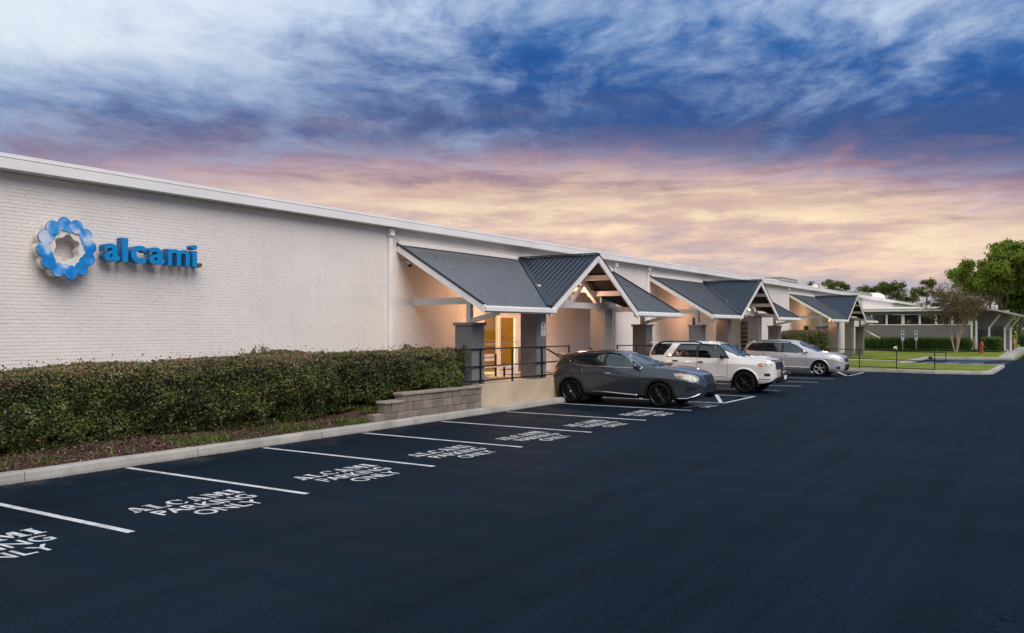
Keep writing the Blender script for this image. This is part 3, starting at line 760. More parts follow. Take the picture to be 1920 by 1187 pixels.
# storefront entrance in the opening
def framed_pane(name, y0, y1, z0, z1, x, fr, parent, pane_m, mull=()):
    """white frame bars round a glass pane"""
    bm = bmesh.new()
    add_box(bm, x - 0.03, x + 0.03, y0, y0 + fr, z0, z1); add_box(bm, x - 0.03, x + 0.03, y1 - fr, y1, z0, z1)
    add_box(bm, x - 0.029, x + 0.029, y0 + fr, y1 - fr, z1 - fr, z1); add_box(bm, x - 0.029, x + 0.029, y0 + fr, y1 - fr, z0, z0 + fr)
    for mz in mull: add_box(bm, x - 0.028, x + 0.028, y0 + fr, y1 - fr, mz - fr / 2, mz + fr / 2)
    f = bm_obj(name, bm, M['white_trim'], parent)
    box('pane', x - 0.006, x + 0.006, y0 + fr - 0.005, y1 - fr + 0.005, z0 + fr - 0.005, z1 - fr + 0.005, pane_m, f)
    return f
XD = WX - 0.06
framed_pane('sidelight', 23.12, 24.00, ZP, 2.78, XD, 0.06, bld, M['door_glass'], (1.05,))
d1 = framed_pane('door', 24.04, 25.16, ZP + 0.01, 2.78, XD + 0.012, 0.11, bld, M['door_glass'], (0.98,))
beam('handle', (XD + 0.09, 24.16, 1.83), (XD + 0.09, 25.04, 1.83), 0.03, 0.03, M['steel'], d1)
box('handle', XD + 0.05, XD + 0.10, 24.10, 24.22, 1.55, 1.66, M['steel'], d1, 0.01)
pn = box('entry_panel', XD - 0.04, XD + 0.02, 25.20, 25.78, ZP, 2.78, M['white_trim'], bld)
lp = box('lower_panel', XD + 0.02, XD + 0.032, 25.28, 25.70, ZP + 0.06, 1.62, M['brown_panel'], pn)
box('card_reader', XD + 0.022, XD + 0.06, 25.56, 25.66, 2.02, 2.22, M['black_metal'], pn, 0.01)
framed_pane('door', 25.82, 26.72, ZP + 0.01, 2.78, XD + 0.012, 0.10, bld, M['door_glass'], (0.98,))
# lit lobby behind the glass
bm = bmesh.new()
add_box(bm, -18.60, -18.52, 22.2, 27.6, ZP - 0.02, 3.3); add_box(bm, -18.52, -16.33, 22.12, 22.2, ZP - 0.02, 3.3); add_box(bm, -18.52, -16.33, 27.6, 27.68, ZP - 0.02, 3.3)
add_box(bm, -17.9, -17.3, 24.85, 25.0, ZP, 3.0)
bm_obj('lobby_wall', bm, M['ochre'], bld)
box('lobby_floor', -18.52, -16.33, 22.2, 27.6, ZP - 0.1, ZP, M['landing'], bld)
box('lobby_ceiling', -18.52, -16.33, 22.2, 27.6, 3.22, 3.3, M['white_paint'], bld)
lobby = box('lobby_lamp', -17.8, -17.2, 23.3, 23.9, 3.16, 3.215, M['lamp_glow'], bld)
ld = bpy.data.lights.new('lobby_light', 'AREA'); ld.energy = 120; ld.size = 0.6; ld.color = (1.0, 0.80, 0.50)
lo = bpy.data.objects.new('lobby_light', ld); COL.objects.link(lo); lo.location = Vector((-17.3, 24.4, 3.12)) - org(bld); lo.parent = bld
# doors and windows further along
def plain_door(y0, y1, z0, z1, m, name='door'):
    f = box(name, WX - 0.02, WX + 0.012, y0, y1, z0, z1, m, bld)
    bm = bmesh.new()
    for a in ((y0 - 0.06, y0, z0, z1 + 0.06), (y1, y1 + 0.06, z0, z1 + 0.06), (y0, y1, z1, z1 + 0.06)):
        add_box(bm, WX - 0.01, WX + 0.03, *a)
    bm_obj('frame', bm, M['brown_panel'], f)
    return f
plain_door(41.85, 42.75, ZP, 2.80, M['window_dark'])
w = plain_door(49.6, 51.3, 1.0, 2.85, M['window_dark'], 'louvred_window')
for k in range(7): box('louvre', WX + 0.013, WX + 0.05, 49.62, 51.28, 1.06 + 0.26 * k, 1.20 + 0.26 * k, M['grey_wall'], w)
plain_door(64.0, 65.2, 1.55, 2.45, M['window_dark'], 'window')
box('conduit', WX + 0.002, WX + 0.03, 65.9, 65.96, 0.3, 2.6, M['brown_panel'], bld)

# ---- security camera
scam = thing('security_camera', 'small white dome security camera on the wall under the nearest porch eave', 'camera', (WX, 19.0, 4.10))
box('mount_plate', WX + 0.001, WX + 0.03, 18.96, 19.12, 4.10, 4.26, M['white_trim'], scam, 0.008)
tube('arm', [(WX + 0.03, 19.04, 4.2), (WX + 0.22, 19.04, 4.22)], 0.022, M['white_trim'], scam)
bm = bmesh.new(); add_lathe(bm, [(0.02, 0.10), (0.075, 0.085), (0.085, 0.0)], 16, (WX + 0.25, 19.04, 4.13)); bm_obj('housing', bm, M['white_trim'], scam, smooth=True)
bm = bmesh.new(); add_lathe(bm, [(0.078, 0.0), (0.07, -0.04), (0.045, -0.07), (0.0, -0.08)], 16, (WX + 0.25, 19.04, 4.13)); bm_obj('dome', bm, M['window_dark'], scam, smooth=True)

# ------------------------------------------------------------------ wall sign: flower emblem and raised letters
sx = WX + 0.12       # the sign stands off the wall on a hidden raceway
emb = thing('emblem_sign', 'round scalloped flower emblem in mottled blue with a cream ring, left of the raised letters', 'sign', (sx, 8.99, 3.80))
def flower(n, R, r, k=10, ph=0.0):
    """outline of n circles of radius r on a ring R (outer envelope)"""
    out = []; a = math.pi / n
    # half angle of each lobe seen from its own centre, where neighbours meet
    dx = R * math.cos(a); off = math.sqrt(max(r * r - (R * math.sin(a)) ** 2, 0))
    pm = Vector((math.cos(a), math.sin(a))) * (dx + off)
    th = math.atan2(pm.y, pm.x - R)
    for i in range(n):
        c = 2 * math.pi * i / n + ph
        for t in np.linspace(-th, th, k, endpoint=False):
            p = Vector((R + r * math.cos(t), r * math.sin(t)))
            out.append((p.x * math.cos(c) - p.y * math.sin(c), p.x * math.sin(c) + p.y * math.cos(c)))
    return out
def wavy(n, R, amp, N=120, ph=0.0):
    return [((R + amp * math.cos(n * t + ph)) * math.cos(t), (R + amp * math.cos(n * t + ph)) * math.sin(t)) for t in np.linspace(0, 2 * math.pi, N, endpoint=False)]
def ring_solid(name, outer, inner, xa, xb, parent, mf, ms):
    """extruded ring: outer outline minus inner outline, both sampled in step, face towards +x"""
    N = 240
    def resample(pl):
        ang = np.unwrap(np.array([math.atan2(p[1], p[0]) for p in pl])); o = np.argsort(np.mod(ang, 2 * math.pi))
        a = np.mod(ang, 2 * math.pi)[o]; rr = np.array([math.hypot(*pl[i]) for i in o])
        t = np.linspace(0, 2 * math.pi, N, endpoint=False)
        return t, np.interp(t, np.r_[a[-1] - 2 * math.pi, a, a[0] + 2 * math.pi], np.r_[rr[-1], rr, rr[0]])
    t, ro = resample(outer); _, ri = resample(inner)
    cy_, cz_ = 8.99, 3.80
    V = []
    for x in (xa, xb):
        for r in (ro, ri): V.append(np.stack([np.full(N, x), cy_ + r * np.cos(t), cz_ + r * np.sin(t)], 1))
    V = np.concatenate(V); i = np.arange(N); j = (i + 1) % N
    ob, ib, of, if_ = 0, N, 2 * N, 3 * N
    F = np.concatenate([np.stack([of + i, of + j, if_ + j, if_ + i], 1), np.stack([ob + i, ob + j, of + j, of + i], 1), np.stack([ib + j, ib + i, if_ + i, if_ + j], 1), np.stack([ob + j, ob + i, ib + i, ib + j], 1)])
    mi = np.r_[np.zeros(N), np.ones(3 * N)]
    return np_mesh(name, V, F, [mf, ms], parent, midx=mi)
def petal_mat(shift=0.0):
    m, T, b = base_mat('petal_blue')
    tc = T.n('ShaderNodeTexCoord'); v = tc.outputs['Object']
    n = T.noise(v, 2.6, 2.0, 0.5, 0.6)
    sp = T.n('ShaderNodeSeparateXYZ'); T.link(v, sp.inputs[0])
    f = T.m('ADD', n, T.m('ADD', T.m('MULTIPLY', sp.outputs[1], -0.16), T.m('MULTIPLY', sp.outputs[2], 0.10)))
    vo = T.n('ShaderNodeTexVoronoi'); vo.inputs['Scale'].default_value = 3.2; T.link(v, vo.inputs['Vector'])
    f = T.m('ADD', f, T.maprange(vo.outputs['Distance'], 0.25, 0.6, 0.10 + shift, -0.08 + shift))
    col = T.ramp(f, [(0.30, (0.006, 0.20, 0.56, 1)), (0.45, (0.02, 0.27, 0.66, 1)), (0.54, (0.13, 0.36, 0.72, 1)), (0.66, (0.48, 0.60, 0.78, 1)), (0.8, (0.62, 0.66, 0.76, 1))])
    T.link(col, b.inputs['Base Color']); b.inputs['Roughness'].default_value = 0.25
    return m
M['petal'] = petal_mat()
PH = 0.12
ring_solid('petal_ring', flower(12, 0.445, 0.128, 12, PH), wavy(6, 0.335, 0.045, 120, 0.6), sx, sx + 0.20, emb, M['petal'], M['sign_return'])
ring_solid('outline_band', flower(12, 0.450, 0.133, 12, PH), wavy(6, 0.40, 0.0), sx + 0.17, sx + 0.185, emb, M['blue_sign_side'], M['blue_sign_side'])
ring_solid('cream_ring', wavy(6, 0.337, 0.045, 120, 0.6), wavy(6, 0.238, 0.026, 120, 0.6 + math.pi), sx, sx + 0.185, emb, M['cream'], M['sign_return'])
PT = [petal_mat(-0.035), petal_mat(0.02), petal_mat(0.05), petal_mat(-0.01)]
for i, q in enumerate((3, 1, 2, 0, 3, 2, 2, 3, 0, 2, 0, 1)):        # counter-clockwise from the right
    c = 2 * math.pi * i / 12 + PH; cyy = 8.99 + 0.445 * math.cos(c); czz = 3.80 + 0.445 * math.sin(c)
    bm = bmesh.new(); zz = 0.2012 + 0.0011 * ((i * 5) % 12); add_lathe(bm, [(0.1275, sx + 0.195), (0.1275, sx + zz), (0.0, sx + zz)], 28, (0, cyy, czz), 'x', False); bm_obj('petal', bm, PT[q], emb)
for k in (0.7, 2.4): beam('raceway', (WX + 0.001, 8.99 + 0.35 * math.cos(k), 3.8 + 0.3 * math.sin(k)), (sx + 0.01, 8.99 + 0.35 * math.cos(k), 3.8 + 0.3 * math.sin(k)), 0.05, 0.05, M['sign_return'], emb)

let = thing('letter_sign', 'raised blue lowercase letters mounted on the white brick wall', 'sign', (sx, 9.66, 3.62))
LET = [('a', 9.72, 10.045, 3.62, 3.965), ('l', 10.10, 10.225, 3.62, 4.10), ('c', 10.285, 10.625, 3.615, 3.970), ('a', 10.690, 11.050, 3.62, 3.965), ('m', 11.125, 11.655, 3.62, 3.965), ('i', 11.715, 11.845, 3.62, 4.09)]
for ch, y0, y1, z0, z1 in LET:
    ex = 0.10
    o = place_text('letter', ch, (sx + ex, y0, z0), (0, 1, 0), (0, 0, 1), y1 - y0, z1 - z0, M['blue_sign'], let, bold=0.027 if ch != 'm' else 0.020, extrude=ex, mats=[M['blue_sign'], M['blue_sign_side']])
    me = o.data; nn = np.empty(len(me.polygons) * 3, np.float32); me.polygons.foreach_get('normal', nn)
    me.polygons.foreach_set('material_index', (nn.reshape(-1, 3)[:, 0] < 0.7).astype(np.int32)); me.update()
for y in (9.9, 10.16, 10.4, 10.95, 11.2, 11.78): beam('standoff', (WX + 0.001, y, 3.68), (sx + 0.01, y, 3.68), 0.03, 0.03, M['sign_return'], let)
dot = thing('sign_lamp', 'short brown cylinder sticking out of the wall after the last blue letter', 'lamp', (sx, 11.96, 3.66))
bm = bmesh.new(); add_lathe(bm, [(0.05, 0.0), (0.05, 0.24), (0.045, 0.26), (0.036, 0.26), (0.034, 0.24)], 20, (WX, 11.97, 3.668), 'x'); bm_obj('barrel', bm, M['brown_lamp'], dot, smooth=False)

# ------------------------------------------------------------------ rooftop plant
def roof_unit(x0, x1, y0, y1, z1, label, m=M['hvac']):
    t = thing('rooftop_unit', label, 'air conditioner', ((x0 + x1) / 2, (y0 + y1) / 2, 5.345), 'units on the warehouse roof')
    box('cabinet', x0, x1, y0, y1, 5.40, z1, m, t, 0.03)
    box('base_rail', x0 + 0.1, x1 - 0.1, y0 + 0.1, y1 - 0.1, 5.345, 5.40, M['steel'], t)
    box('cap', x0 - 0.04, x1 + 0.04, y0 - 0.04, y1 + 0.04, z1, z1 + 0.05, m, t)
    for k in range(3): box('grille_slat', x1, x1 + 0.03, y0 + 0.2, y1 - 0.2, 5.55 + 0.12 * k, 5.60 + 0.12 * k, M['steel'], t)
roof_unit(-18.6, -17.4, 63.2, 67.7, 6.02, 'olive grey box on the warehouse roof behind the middle porch gable')
roof_unit(-18.4, -17.6, 60.6, 63.0, 5.78, 'low pale duct box on the roof, left of the olive grey box', M['white_paint'])
roof_unit(-18.6, -17.4, 91.5, 98.2, 6.00, 'flat olive box on the roof above the farthest porch', M['hvac'])
dm = thing('roof_hood', 'rounded white hood on the roof just right of the flat olive box', 'vent', (-18, 100.6, 5.345))
bm = bmesh.new(); add_lathe(bm, [(1.5, 0.0), (1.55, 0.35), (1.35, 0.62), (0.9, 0.82), (0.0, 0.90)], 20, (-18, 100.6, 5.345)); bm_obj('hood', bm, M['white_paint'], dm, smooth=True)
box('base_curb', -19.6, -16.4, 99.0, 102.2, 5.345, 5.45, M['steel'], dm)
for (x, y, hgt, lb) in ((-17.8, 47.8, 0.36, 'thin white pipe bracket on the roof edge above the middle porch'), (-17.9, 75.2, 0.72, 'white vent hood on the roof left of the far pine trees')):
    t = thing('roof_vent', lb, 'vent', (x, y, 5.345))
    bm = bmesh.new(); add_lathe(bm, [(0.16, 0.0), (0.16, hgt * 0.6), (0.30, hgt * 0.62), (0.30, hgt * 0.82), (0.0, hgt)], 14, (x, y, 5.345)); bm_obj('hood', bm, M['white_paint'], t)
    tube('stay', [(x, y, 5.345 + hgt * 0.8), (x + 0.2, y - 1.3, 5.345 + hgt * 0.9)], 0.03, M['white_paint'], t)

# ------------------------------------------------------------------ office wing across the far end
WY = 86.0
wing = thing('office_wing', 'low grey office wing with dark window band at the far end', 'building', (-12, WY, LZ))
box('wall', WX + 0.004, -6.85, WY, WY + 0.3, -0.05, 2.60, M['grey_wall'], wing)
box('sill', WX + 0.004, -6.85, WY - 0.05, WY + 0.25, 2.605, 2.68, M['white_trim'], wing)
edges = [-15.95, -15.31, -13.99, -12.595, -11.185, -9.85, -8.53, -7.2]
for a, b in zip(edges, edges[1:]):
    wn_ = box('window', a + 0.07, b - 0.07, WY + 0.06, WY + 0.09, 2.68, 3.56, M['window_dark'], wing)
    for r in ((a + 0.03, a + 0.085), (b - 0.085, b - 0.03)): box('frame', r[0], r[1], WY + 0.02, WY + 0.10, 2.69, 3.55, M['white_trim'], wn_)
for x in edges:
    hw = 0.13 if abs(x + 12.595) < .01 else 0.07
    box('mullion', x - hw, x + hw, WY - 0.02, WY + 0.2, 2.685, 3.58, M['white_trim'], wing)
box('header', WX + 0.004, -6.9, WY - 0.01, WY + 0.3, 3.585, 3.87, M['grey_wall'], wing)
box('fascia_board', WX + 0.004, -6.6, WY - 0.55, WY + 0.3, 3.875, 4.06, M['white_trim'], wing)
box('gutter', WX + 0.004, -6.58, WY - 0.62, WY + 0.3, 4.065, 4.18, M['white_trim'], wing, 0.02)
box('roof', WX + 0.004, -6.6, WY - 0.4, WY + 16, 4.185, 4.28, M['white_paint'], wing)
for x in (-7.0, -6.62): box('downspout', x - 0.08, x + 0.08, WY - 0.12, WY + 0.0, 0.1, 3.0, M['white_trim'], wing, 0.02)
box('wall', -6.75, -4.2, WY + 1.8, WY + 2.1, -0.05, 2.2, M['grey_wall'], wing)
box('upper_wall', -6.75, -4.2, WY + 1.82, WY + 2.1, 2.2, 3.9, M['beige_wall'], wing)
box('door', -5.35, -4.55, WY + 1.76, WY + 1.795, LZ, 2.5, M['window_dark'], wing)
bm = bmesh.new(); add_beam(bm, (-6.9, WY + 5.4, 4.36), (-3.2, WY + 5.4, 3.42), 12.6, 0.15, (0.25, 0, 1)); bm_obj('canopy_roof', bm, M['beige_wall'], wing)
for k, (x, y) in enumerate(((-5.65, WY + 0.3), (-4.5, WY + 1.2), (-4.1, WY + 2.3))):
    box('post', x - 0.08, x + 0.08, y - 0.08, y + 0.08, 0.0, 2.40, M['white_trim'], wing)
    beam('brace', (x, y, 2.36), (x + 0.85, y - 0.4, 3.48), 0.11, 0.11, M['white_trim'], wing)
u = thing('wing_roof_unit', 'small white box with a black grille on the office wing roof', 'air conditioner', (-9.9, WY + 3, 4.285))
box('cabinet', -10.6, -8.9, WY + 2.4, WY + 3.6, 4.29, 4.74, M['white_paint'], u, 0.02)
box('grille', -10.5, -9.45, WY + 2.36, WY + 2.398, 4.34, 4.70, M['window_dark'], u)

# ------------------------------------------------------------------ entrance porches (three alike)
def brick_pier(parent, x0, x1, y0, y1, z0, z1, cap=False):
    """grey painted brick pier: core plus laid courses on the two faces seen from the lot"""
    p = box('column', x0 + 0.008, x1 - 0.008, y0 + 0.008, y1 - 0.008, z0, z1, M['grey_mortar'], parent)
    ch = 0.0677; C = []; H = []
    for r in range(int((z1 - z0) / ch)):
        z = z0 + ch * (r + 0.5); o = 0.1 if r % 2 else 0.0
        for face in range(3):
            a0, a1 = (y0, y1) if face == 0 else (x0, x1)
            cuts = [a0] + [c for c in np.arange(a0 + 0.1 + o, a1 - 0.04, 0.2045)] + [a1]
            for a, b in zip(cuts, cuts[1:]):
                hl = (b - a) / 2 - 0.004
                if face == 0: C.append((x1 - 0.008, (a + b) / 2, z)); H.append((0.010, hl, ch / 2 - 0.004))
                elif face == 1: C.append(((a + b) / 2, y0 + 0.008, z)); H.append((hl, 0.010, ch / 2 - 0.004))
                else: C.append(((a + b) / 2, y1 - 0.008, z)); H.append((hl, 0.010, ch / 2 - 0.004))
    V, F = boxes_np(np.array(C), np.array(H)); np_mesh('brick_course', V, F, M['grey_brick'], p, kind='stuff')
    if cap: box('cap', x0 - 0.045, x1 + 0.045, y0 - 0.045, y1 + 0.045, z1, z1 + 0.085, M['grey_brick'], p, 0.008)
    return p
def portico(ya, sy, zg, label, colx=-13.72, detail=True, lamps=((6.0, 1.0),)):
    yc = ya + 6.55 * sy; yb = ya + 13.75 * sy; g = 3.07 * sy
    t = thing('entrance_porch', label, 'porch', (WX, yc, zg), 'gabled entrance porches along the warehouse')
    XE = -13.0; ZT = 4.70; ZE = 2.93          # eave line, top at wall, eave height
    sl = (ZT - ZE) / (XE - WX)
    def shed_z(x): return ZT - sl * (x - WX)
    # --- corrugated shed roofs either side of the gable, trimmed along the valleys
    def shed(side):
        # ribbed metal sheet: pans coloured pale and upstanding ribs dark, standing in for their shading
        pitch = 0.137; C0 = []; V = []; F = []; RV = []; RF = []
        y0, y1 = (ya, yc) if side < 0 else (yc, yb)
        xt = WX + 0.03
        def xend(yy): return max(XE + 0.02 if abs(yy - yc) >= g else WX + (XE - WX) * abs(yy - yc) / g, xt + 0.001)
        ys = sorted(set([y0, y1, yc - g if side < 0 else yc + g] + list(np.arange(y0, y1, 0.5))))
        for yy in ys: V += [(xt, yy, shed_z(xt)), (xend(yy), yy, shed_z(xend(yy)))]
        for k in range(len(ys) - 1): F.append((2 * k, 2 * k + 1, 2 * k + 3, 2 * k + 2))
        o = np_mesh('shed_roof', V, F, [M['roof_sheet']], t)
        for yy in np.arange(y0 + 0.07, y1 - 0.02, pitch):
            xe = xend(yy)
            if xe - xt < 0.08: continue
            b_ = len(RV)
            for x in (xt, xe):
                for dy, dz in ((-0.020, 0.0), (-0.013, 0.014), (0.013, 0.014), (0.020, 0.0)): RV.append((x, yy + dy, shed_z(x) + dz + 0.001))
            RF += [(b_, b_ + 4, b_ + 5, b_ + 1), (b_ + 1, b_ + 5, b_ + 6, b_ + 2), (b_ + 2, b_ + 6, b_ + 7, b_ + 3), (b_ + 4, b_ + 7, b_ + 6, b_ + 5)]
        np_mesh('roof_ribs', RV, RF, [M['roof_dark']], o, kind='stuff')  # shaded rib sides put into the colour as charcoal
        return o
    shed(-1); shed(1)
    # dark deck below each sheet, with closure at the eave
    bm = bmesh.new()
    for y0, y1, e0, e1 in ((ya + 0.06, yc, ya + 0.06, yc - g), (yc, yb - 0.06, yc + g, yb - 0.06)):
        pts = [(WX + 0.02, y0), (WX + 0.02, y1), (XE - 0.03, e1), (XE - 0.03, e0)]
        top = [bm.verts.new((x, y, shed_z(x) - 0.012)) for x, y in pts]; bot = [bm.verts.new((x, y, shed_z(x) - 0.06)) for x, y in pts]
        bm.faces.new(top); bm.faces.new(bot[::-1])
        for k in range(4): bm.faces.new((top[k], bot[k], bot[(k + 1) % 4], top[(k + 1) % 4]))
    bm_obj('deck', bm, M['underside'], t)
    # ridge-to-wall flashing
    for y0, y1 in ((ya, yc - 0.3), (yc + 0.3, yb)): box('wall_flashing', WX + 0.004, WX + 0.10, y0, y1, ZT - 0.02, ZT + 0.10, M['white_paint'], t)
    # --- gable roof
    ZR = ZT + 0.045
    gs = (ZR - ZE) / g
    for s in (-1, 1):
        vs = [(WX + 0.06, yc, ZR), (XE + 0.03, yc, ZR), (XE + 0.03, yc + s * g, ZE + 0.045)]
        lo = [(x, y, z - 0.05) for x, y, z in vs]
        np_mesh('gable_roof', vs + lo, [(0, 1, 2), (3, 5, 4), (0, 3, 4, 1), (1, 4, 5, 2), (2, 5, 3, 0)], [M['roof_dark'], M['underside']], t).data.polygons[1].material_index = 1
        # standing seams
        ns = 15
        for k in range(ns):
            x = XE - 0.02 - 0.19 * k
            f = (x - WX) / (XE - WX)
            if f < 0.06: break
            a = Vector((x, yc + s * 0.05, ZR - gs * 0.05 + 0.016)); ye = g * f - 0.10
            if ye < 0.12: break
            b = Vector((x, yc + s * ye, ZR - gs * ye + 0.016))
            beam('seam', a, b, 0.028, 0.045, M['roof_dark'], t, up=(0, s * gs, 1))
        # valley flashing
        a = Vector((WX + 0.08, yc + s * 0.02, ZR - 0.0)); b = Vector((XE + 0.02, yc + s * g, ZE + 0.055))
        nrm = Vector((0.42, -s * 0.0, 1))
        beam('valley_flashing', a + Vector((0, 0, 0.012)), b + Vector((0, 0, 0.012)), 0.20, 0.012, M['roof_dark'], t, up=(sl * 0.5, -s * gs * -0.5, 1))
        # gable rake board and black drip edge
        dz = -0.13
        beam('rake_board', (XE + 0.06, yc + s * 0.02, ZR + dz + 0.01), (XE + 0.06, yc + s * (g + 0.10), ZR + dz + 0.01 - gs * (g + 0.10)), 0.055, 0.22, M['white_trim'], t, up=(0, s * gs, 1))
        beam('drip_edge', (XE + 0.075, yc + s * 0.0, ZR + 0.012), (XE + 0.075, yc + s * (g + 0.06), ZR + 0.012 - gs * (g + 0.06)), 0.06, 0.03, M['roof_dark'], t, up=(0, s * gs, 1))
        # purlins carrying the overhang
        for q in (0.30, 0.58, 0.88):
            yq = yc + s * g * q; zq = ZR - gs * g * q - 0.17
            beam('purlin', (XE + 0.02, yq, zq), (-14.25, yq, zq), 0.10, 0.17, M['white_trim'], t)
    beam('ridge_cap', (WX + 0.05, yc, ZR + 0.03), (XE + 0.08, yc, ZR + 0.03), 0.20, 0.03, M['roof_dark'], t)
    # --- shed rakes, eave fascias and gutters
    for s, ye in ((-1, ya), (1, yb)):
        beam('rake_board', (WX + 0.02, ye - s * 0.02, shed_z(WX) - 0.10), (XE + 0.03, ye - s * 0.02, ZE - 0.10), 0.05, 0.19, M['white_trim'], t, up=(sl, 0, 1))
        beam('drip_edge', (WX + 0.02, ye - s * 0.015, shed_z(WX) + 0.02), (XE + 0.03, ye - s * 0.015, ZE + 0.02), 0.07, 0.05, M['roof_dark'], t, up=(sl, 0, 1))
    for y0, y1 in ((ya - 0.02, yc - g + 0.22), (yc + g - 0.02, yb + 0.06)):
        box('eave_board', XE - 0.06, XE + 0.03, y0, y1, ZE - 0.20, ZE - 0.015, M['white_trim'], t)
        box('gutter', XE + 0.032, XE + 0.13, y0 + 0.03, y1 + 0.03, ZE - 0.17, ZE - 0.04, M['white_trim'], t, 0.012)
    # --- piers
    x0, x1 = colx - 0.58, colx
    cols = [(ya + 0.50, 2.38, True), (ya + 3.92 * sy, 2.98, False), (yc + 2.05 * sy, 2.98, False), (yb - 1.58 * sy, 2.38, True)]
    for y, zt, cap in cols:
        brick_pier(t, x0, x1, y, y + 0.60, zg, zt, cap)
    xm = (x0 + x1) / 2
    # posts, side beams to the wall, outriggers
    for k, (y, zt, cap) in enumerate(cols):
        ym = y + 0.30
        if cap:
            box('post', xm - 0.07, xm + 0.07, ym - 0.07, ym + 0.07, zt + 0.086, shed_z(xm) - 0.10, M['white_trim'], t)
            beam('tie_beam', (WX + 0.03, ym, 3.08), (xm - 0.072, ym, 3.08), 0.12, 0.19, M['white_trim'], t)
            box('beam_plate', WX + 0.001, WX + 0.03, ym - 0.13, ym + 0.13, 2.95, 3.22, M['white_trim'], t)
            beam('outrigger', (xm + 0.072, ym, zt + 0.14), (XE - 0.02, ym, ZE - 0.19), 0.10, 0.12, M['white_trim'], t)
    # header beams along the front between piers (under the shed eaves)
    beam('header_beam', (xm, ya + 0.5, shed_z(xm) - 0.20), (xm, cols[1][0] + 0.3, shed_z(xm) - 0.20), 0.11, 0.17, M['white_trim'], t)
    beam('header_beam', (xm, cols[2][0] + 0.3, shed_z(xm) - 0.20), (xm, yb - 0.5, shed_z(xm) - 0.20), 0.11, 0.17, M['white_trim'], t)
    # --- open truss in the gable
    yl, yr = yc - g + 0.50, yc + g - 0.50
    zb_ = 3.09
    beam('truss_tie', (xm, yl - 0.15, zb_), (xm, yr + 0.15, zb_), 0.13, 0.20, M['white_trim'], t)
    zap = ZR - 0.34
    for s in (-1, 1):
        beam('truss_chord', (xm + 0.001, yc, zap), (xm + 0.001, yc + s * (g - 0.42), zap - gs * (g - 0.42)), 0.12, 0.16, M['white_trim'], t, up=(0, s * gs, 1))
        beam('truss_web', (xm - 0.002, yc + s * 0.09, zb_ + 0.10), (xm - 0.002, yc + s * 0.95, zap - gs * 0.95 - 0.04), 0.09, 0.09, M['white_trim'], t)
        beam('truss_tail', (xm, yc + s * 1.95, zb_ + 0.52), (WX + 0.4, yc + s * 0.9, zb_ + 0.72), 0.10, 0.15, M['white_trim'], t)
        box('truss_plate', xm + 0.068, xm + 0.080, yc + s * (g - 0.75) - 0.09, yc + s * (g - 0.75) + 0.09, zb_ - 0.14, zb_ + 0.34, M['white_trim'], t)
    beam('king_post', (xm + 0.003, yc, zb_ + 0.10), (xm + 0.003, yc, zap - 0.03), 0.10, 0.10, M['white_trim'], t)
    # porch lamps under the roof
    for q, (fy_, pw) in enumerate(lamps):
        yy = ya + fy_ * sy; x = -14.3; z = 3.36
        l = thing('porch_lamp', LAMP_LABEL[ya][q], 'lamp', (x, yy, z))
        bm = bmesh.new(); add_lathe(bm, [(0.09, 0.10), (0.12, 0.06), (0.12, 0.0), (0.10, 0.0)], 18, (x, yy, z)); bm_obj('housing', bm, M['white_trim'], l)
        bm = bmesh.new(); add_lathe(bm, [(0.098, 0.0), (0.085, -0.05), (0.05, -0.08), (0.0, -0.09)], 18, (x, yy, z)); bm_obj('globe', bm, M['lamp_glow'], l, smooth=True)
        tube('stem', [(x, yy, z + 0.09), (x, yy, max(z + 0.12, shed_z(x) - 0.06))], 0.012, M['white_trim'], l)
        pd = bpy.data.lights.new('porch_light', 'POINT'); pd.energy = 56 * pw; pd.shadow_soft_size = 0.22; pd.color = (1.0, 0.54, 0.32)
        po = bpy.data.objects.new('porch_light', pd); COL.objects.link(po); po.parent = l; po.location = (0, 0, -0.20)
    return t
LAMP_LABEL = {18.75: ['warm ceiling lamp near the glass doors of the nearest porch', 'warm ceiling lamp under the gable of the nearest porch'],
              36.4: ['warm ceiling lamp under the left half of the middle porch', 'warm ceiling lamp under the right half of the middle porch'],
              59.8: ['warm ceiling lamp under the left half of the farthest porch', 'warm ceiling lamp under the right half of the farthest porch']}
P1 = portico(18.75, 1.0, ZP, 'nearest gabled entrance porch with dark metal roof and four grey piers', lamps=((4.1, 1.15), (7.3, 0.75)))
P2 = portico(36.4, 1.05, ZP - 0.2, 'middle gabled entrance porch with dark metal roof, behind the white vehicle', lamps=((3.8, 0.95), (9.0, 0.4)))
P3 = portico(59.8, 1.12, 0.10, 'farthest gabled entrance porch with dark metal roof, beside the lawn', lamps=((3.6, 0.85), (9.0, 0.15)))

# ------------------------------------------------------------------ raised landing, retaining walls, railings
RX = -13.62           # face of the tan retaining wall
def wedge(name, prof, x0, x1, m, kind=None, parent=None):
    """prof: (y, ztop) polyline; solid from z=-0.05 up"""
    V = []; n = len(prof)
    for x in (x0, x1):
        for y, z in prof: V.append((x, y, -0.05))
        for y, z in prof: V.append((x, y, z))
    F = []
    for k in range(n - 1):
        a = k; b = k + 1
        F += [(a, b, n + b, n + a), (2 * n + b, 2 * n + a, 3 * n + a, 3 * n + b), (n + a, n + b, 3 * n + b, 3 * n + a)]
    F += [(0, n, 3 * n, 2 * n), (n - 1, 3 * n - 1, 4 * n - 1, 2 * n - 1)]
    return np_mesh(name, V, F, m, parent, kind=kind)
land_prof = [(19.32, ZP), (28.2, ZP), (34.0, ZP - 0.08), (40.0, ZP - 0.18), (47.0, 0.46), (49.2, 0.22)]
wedge('landing', land_prof, WX - 0.33, RX - 0.004, M['landing'], kind='structure')
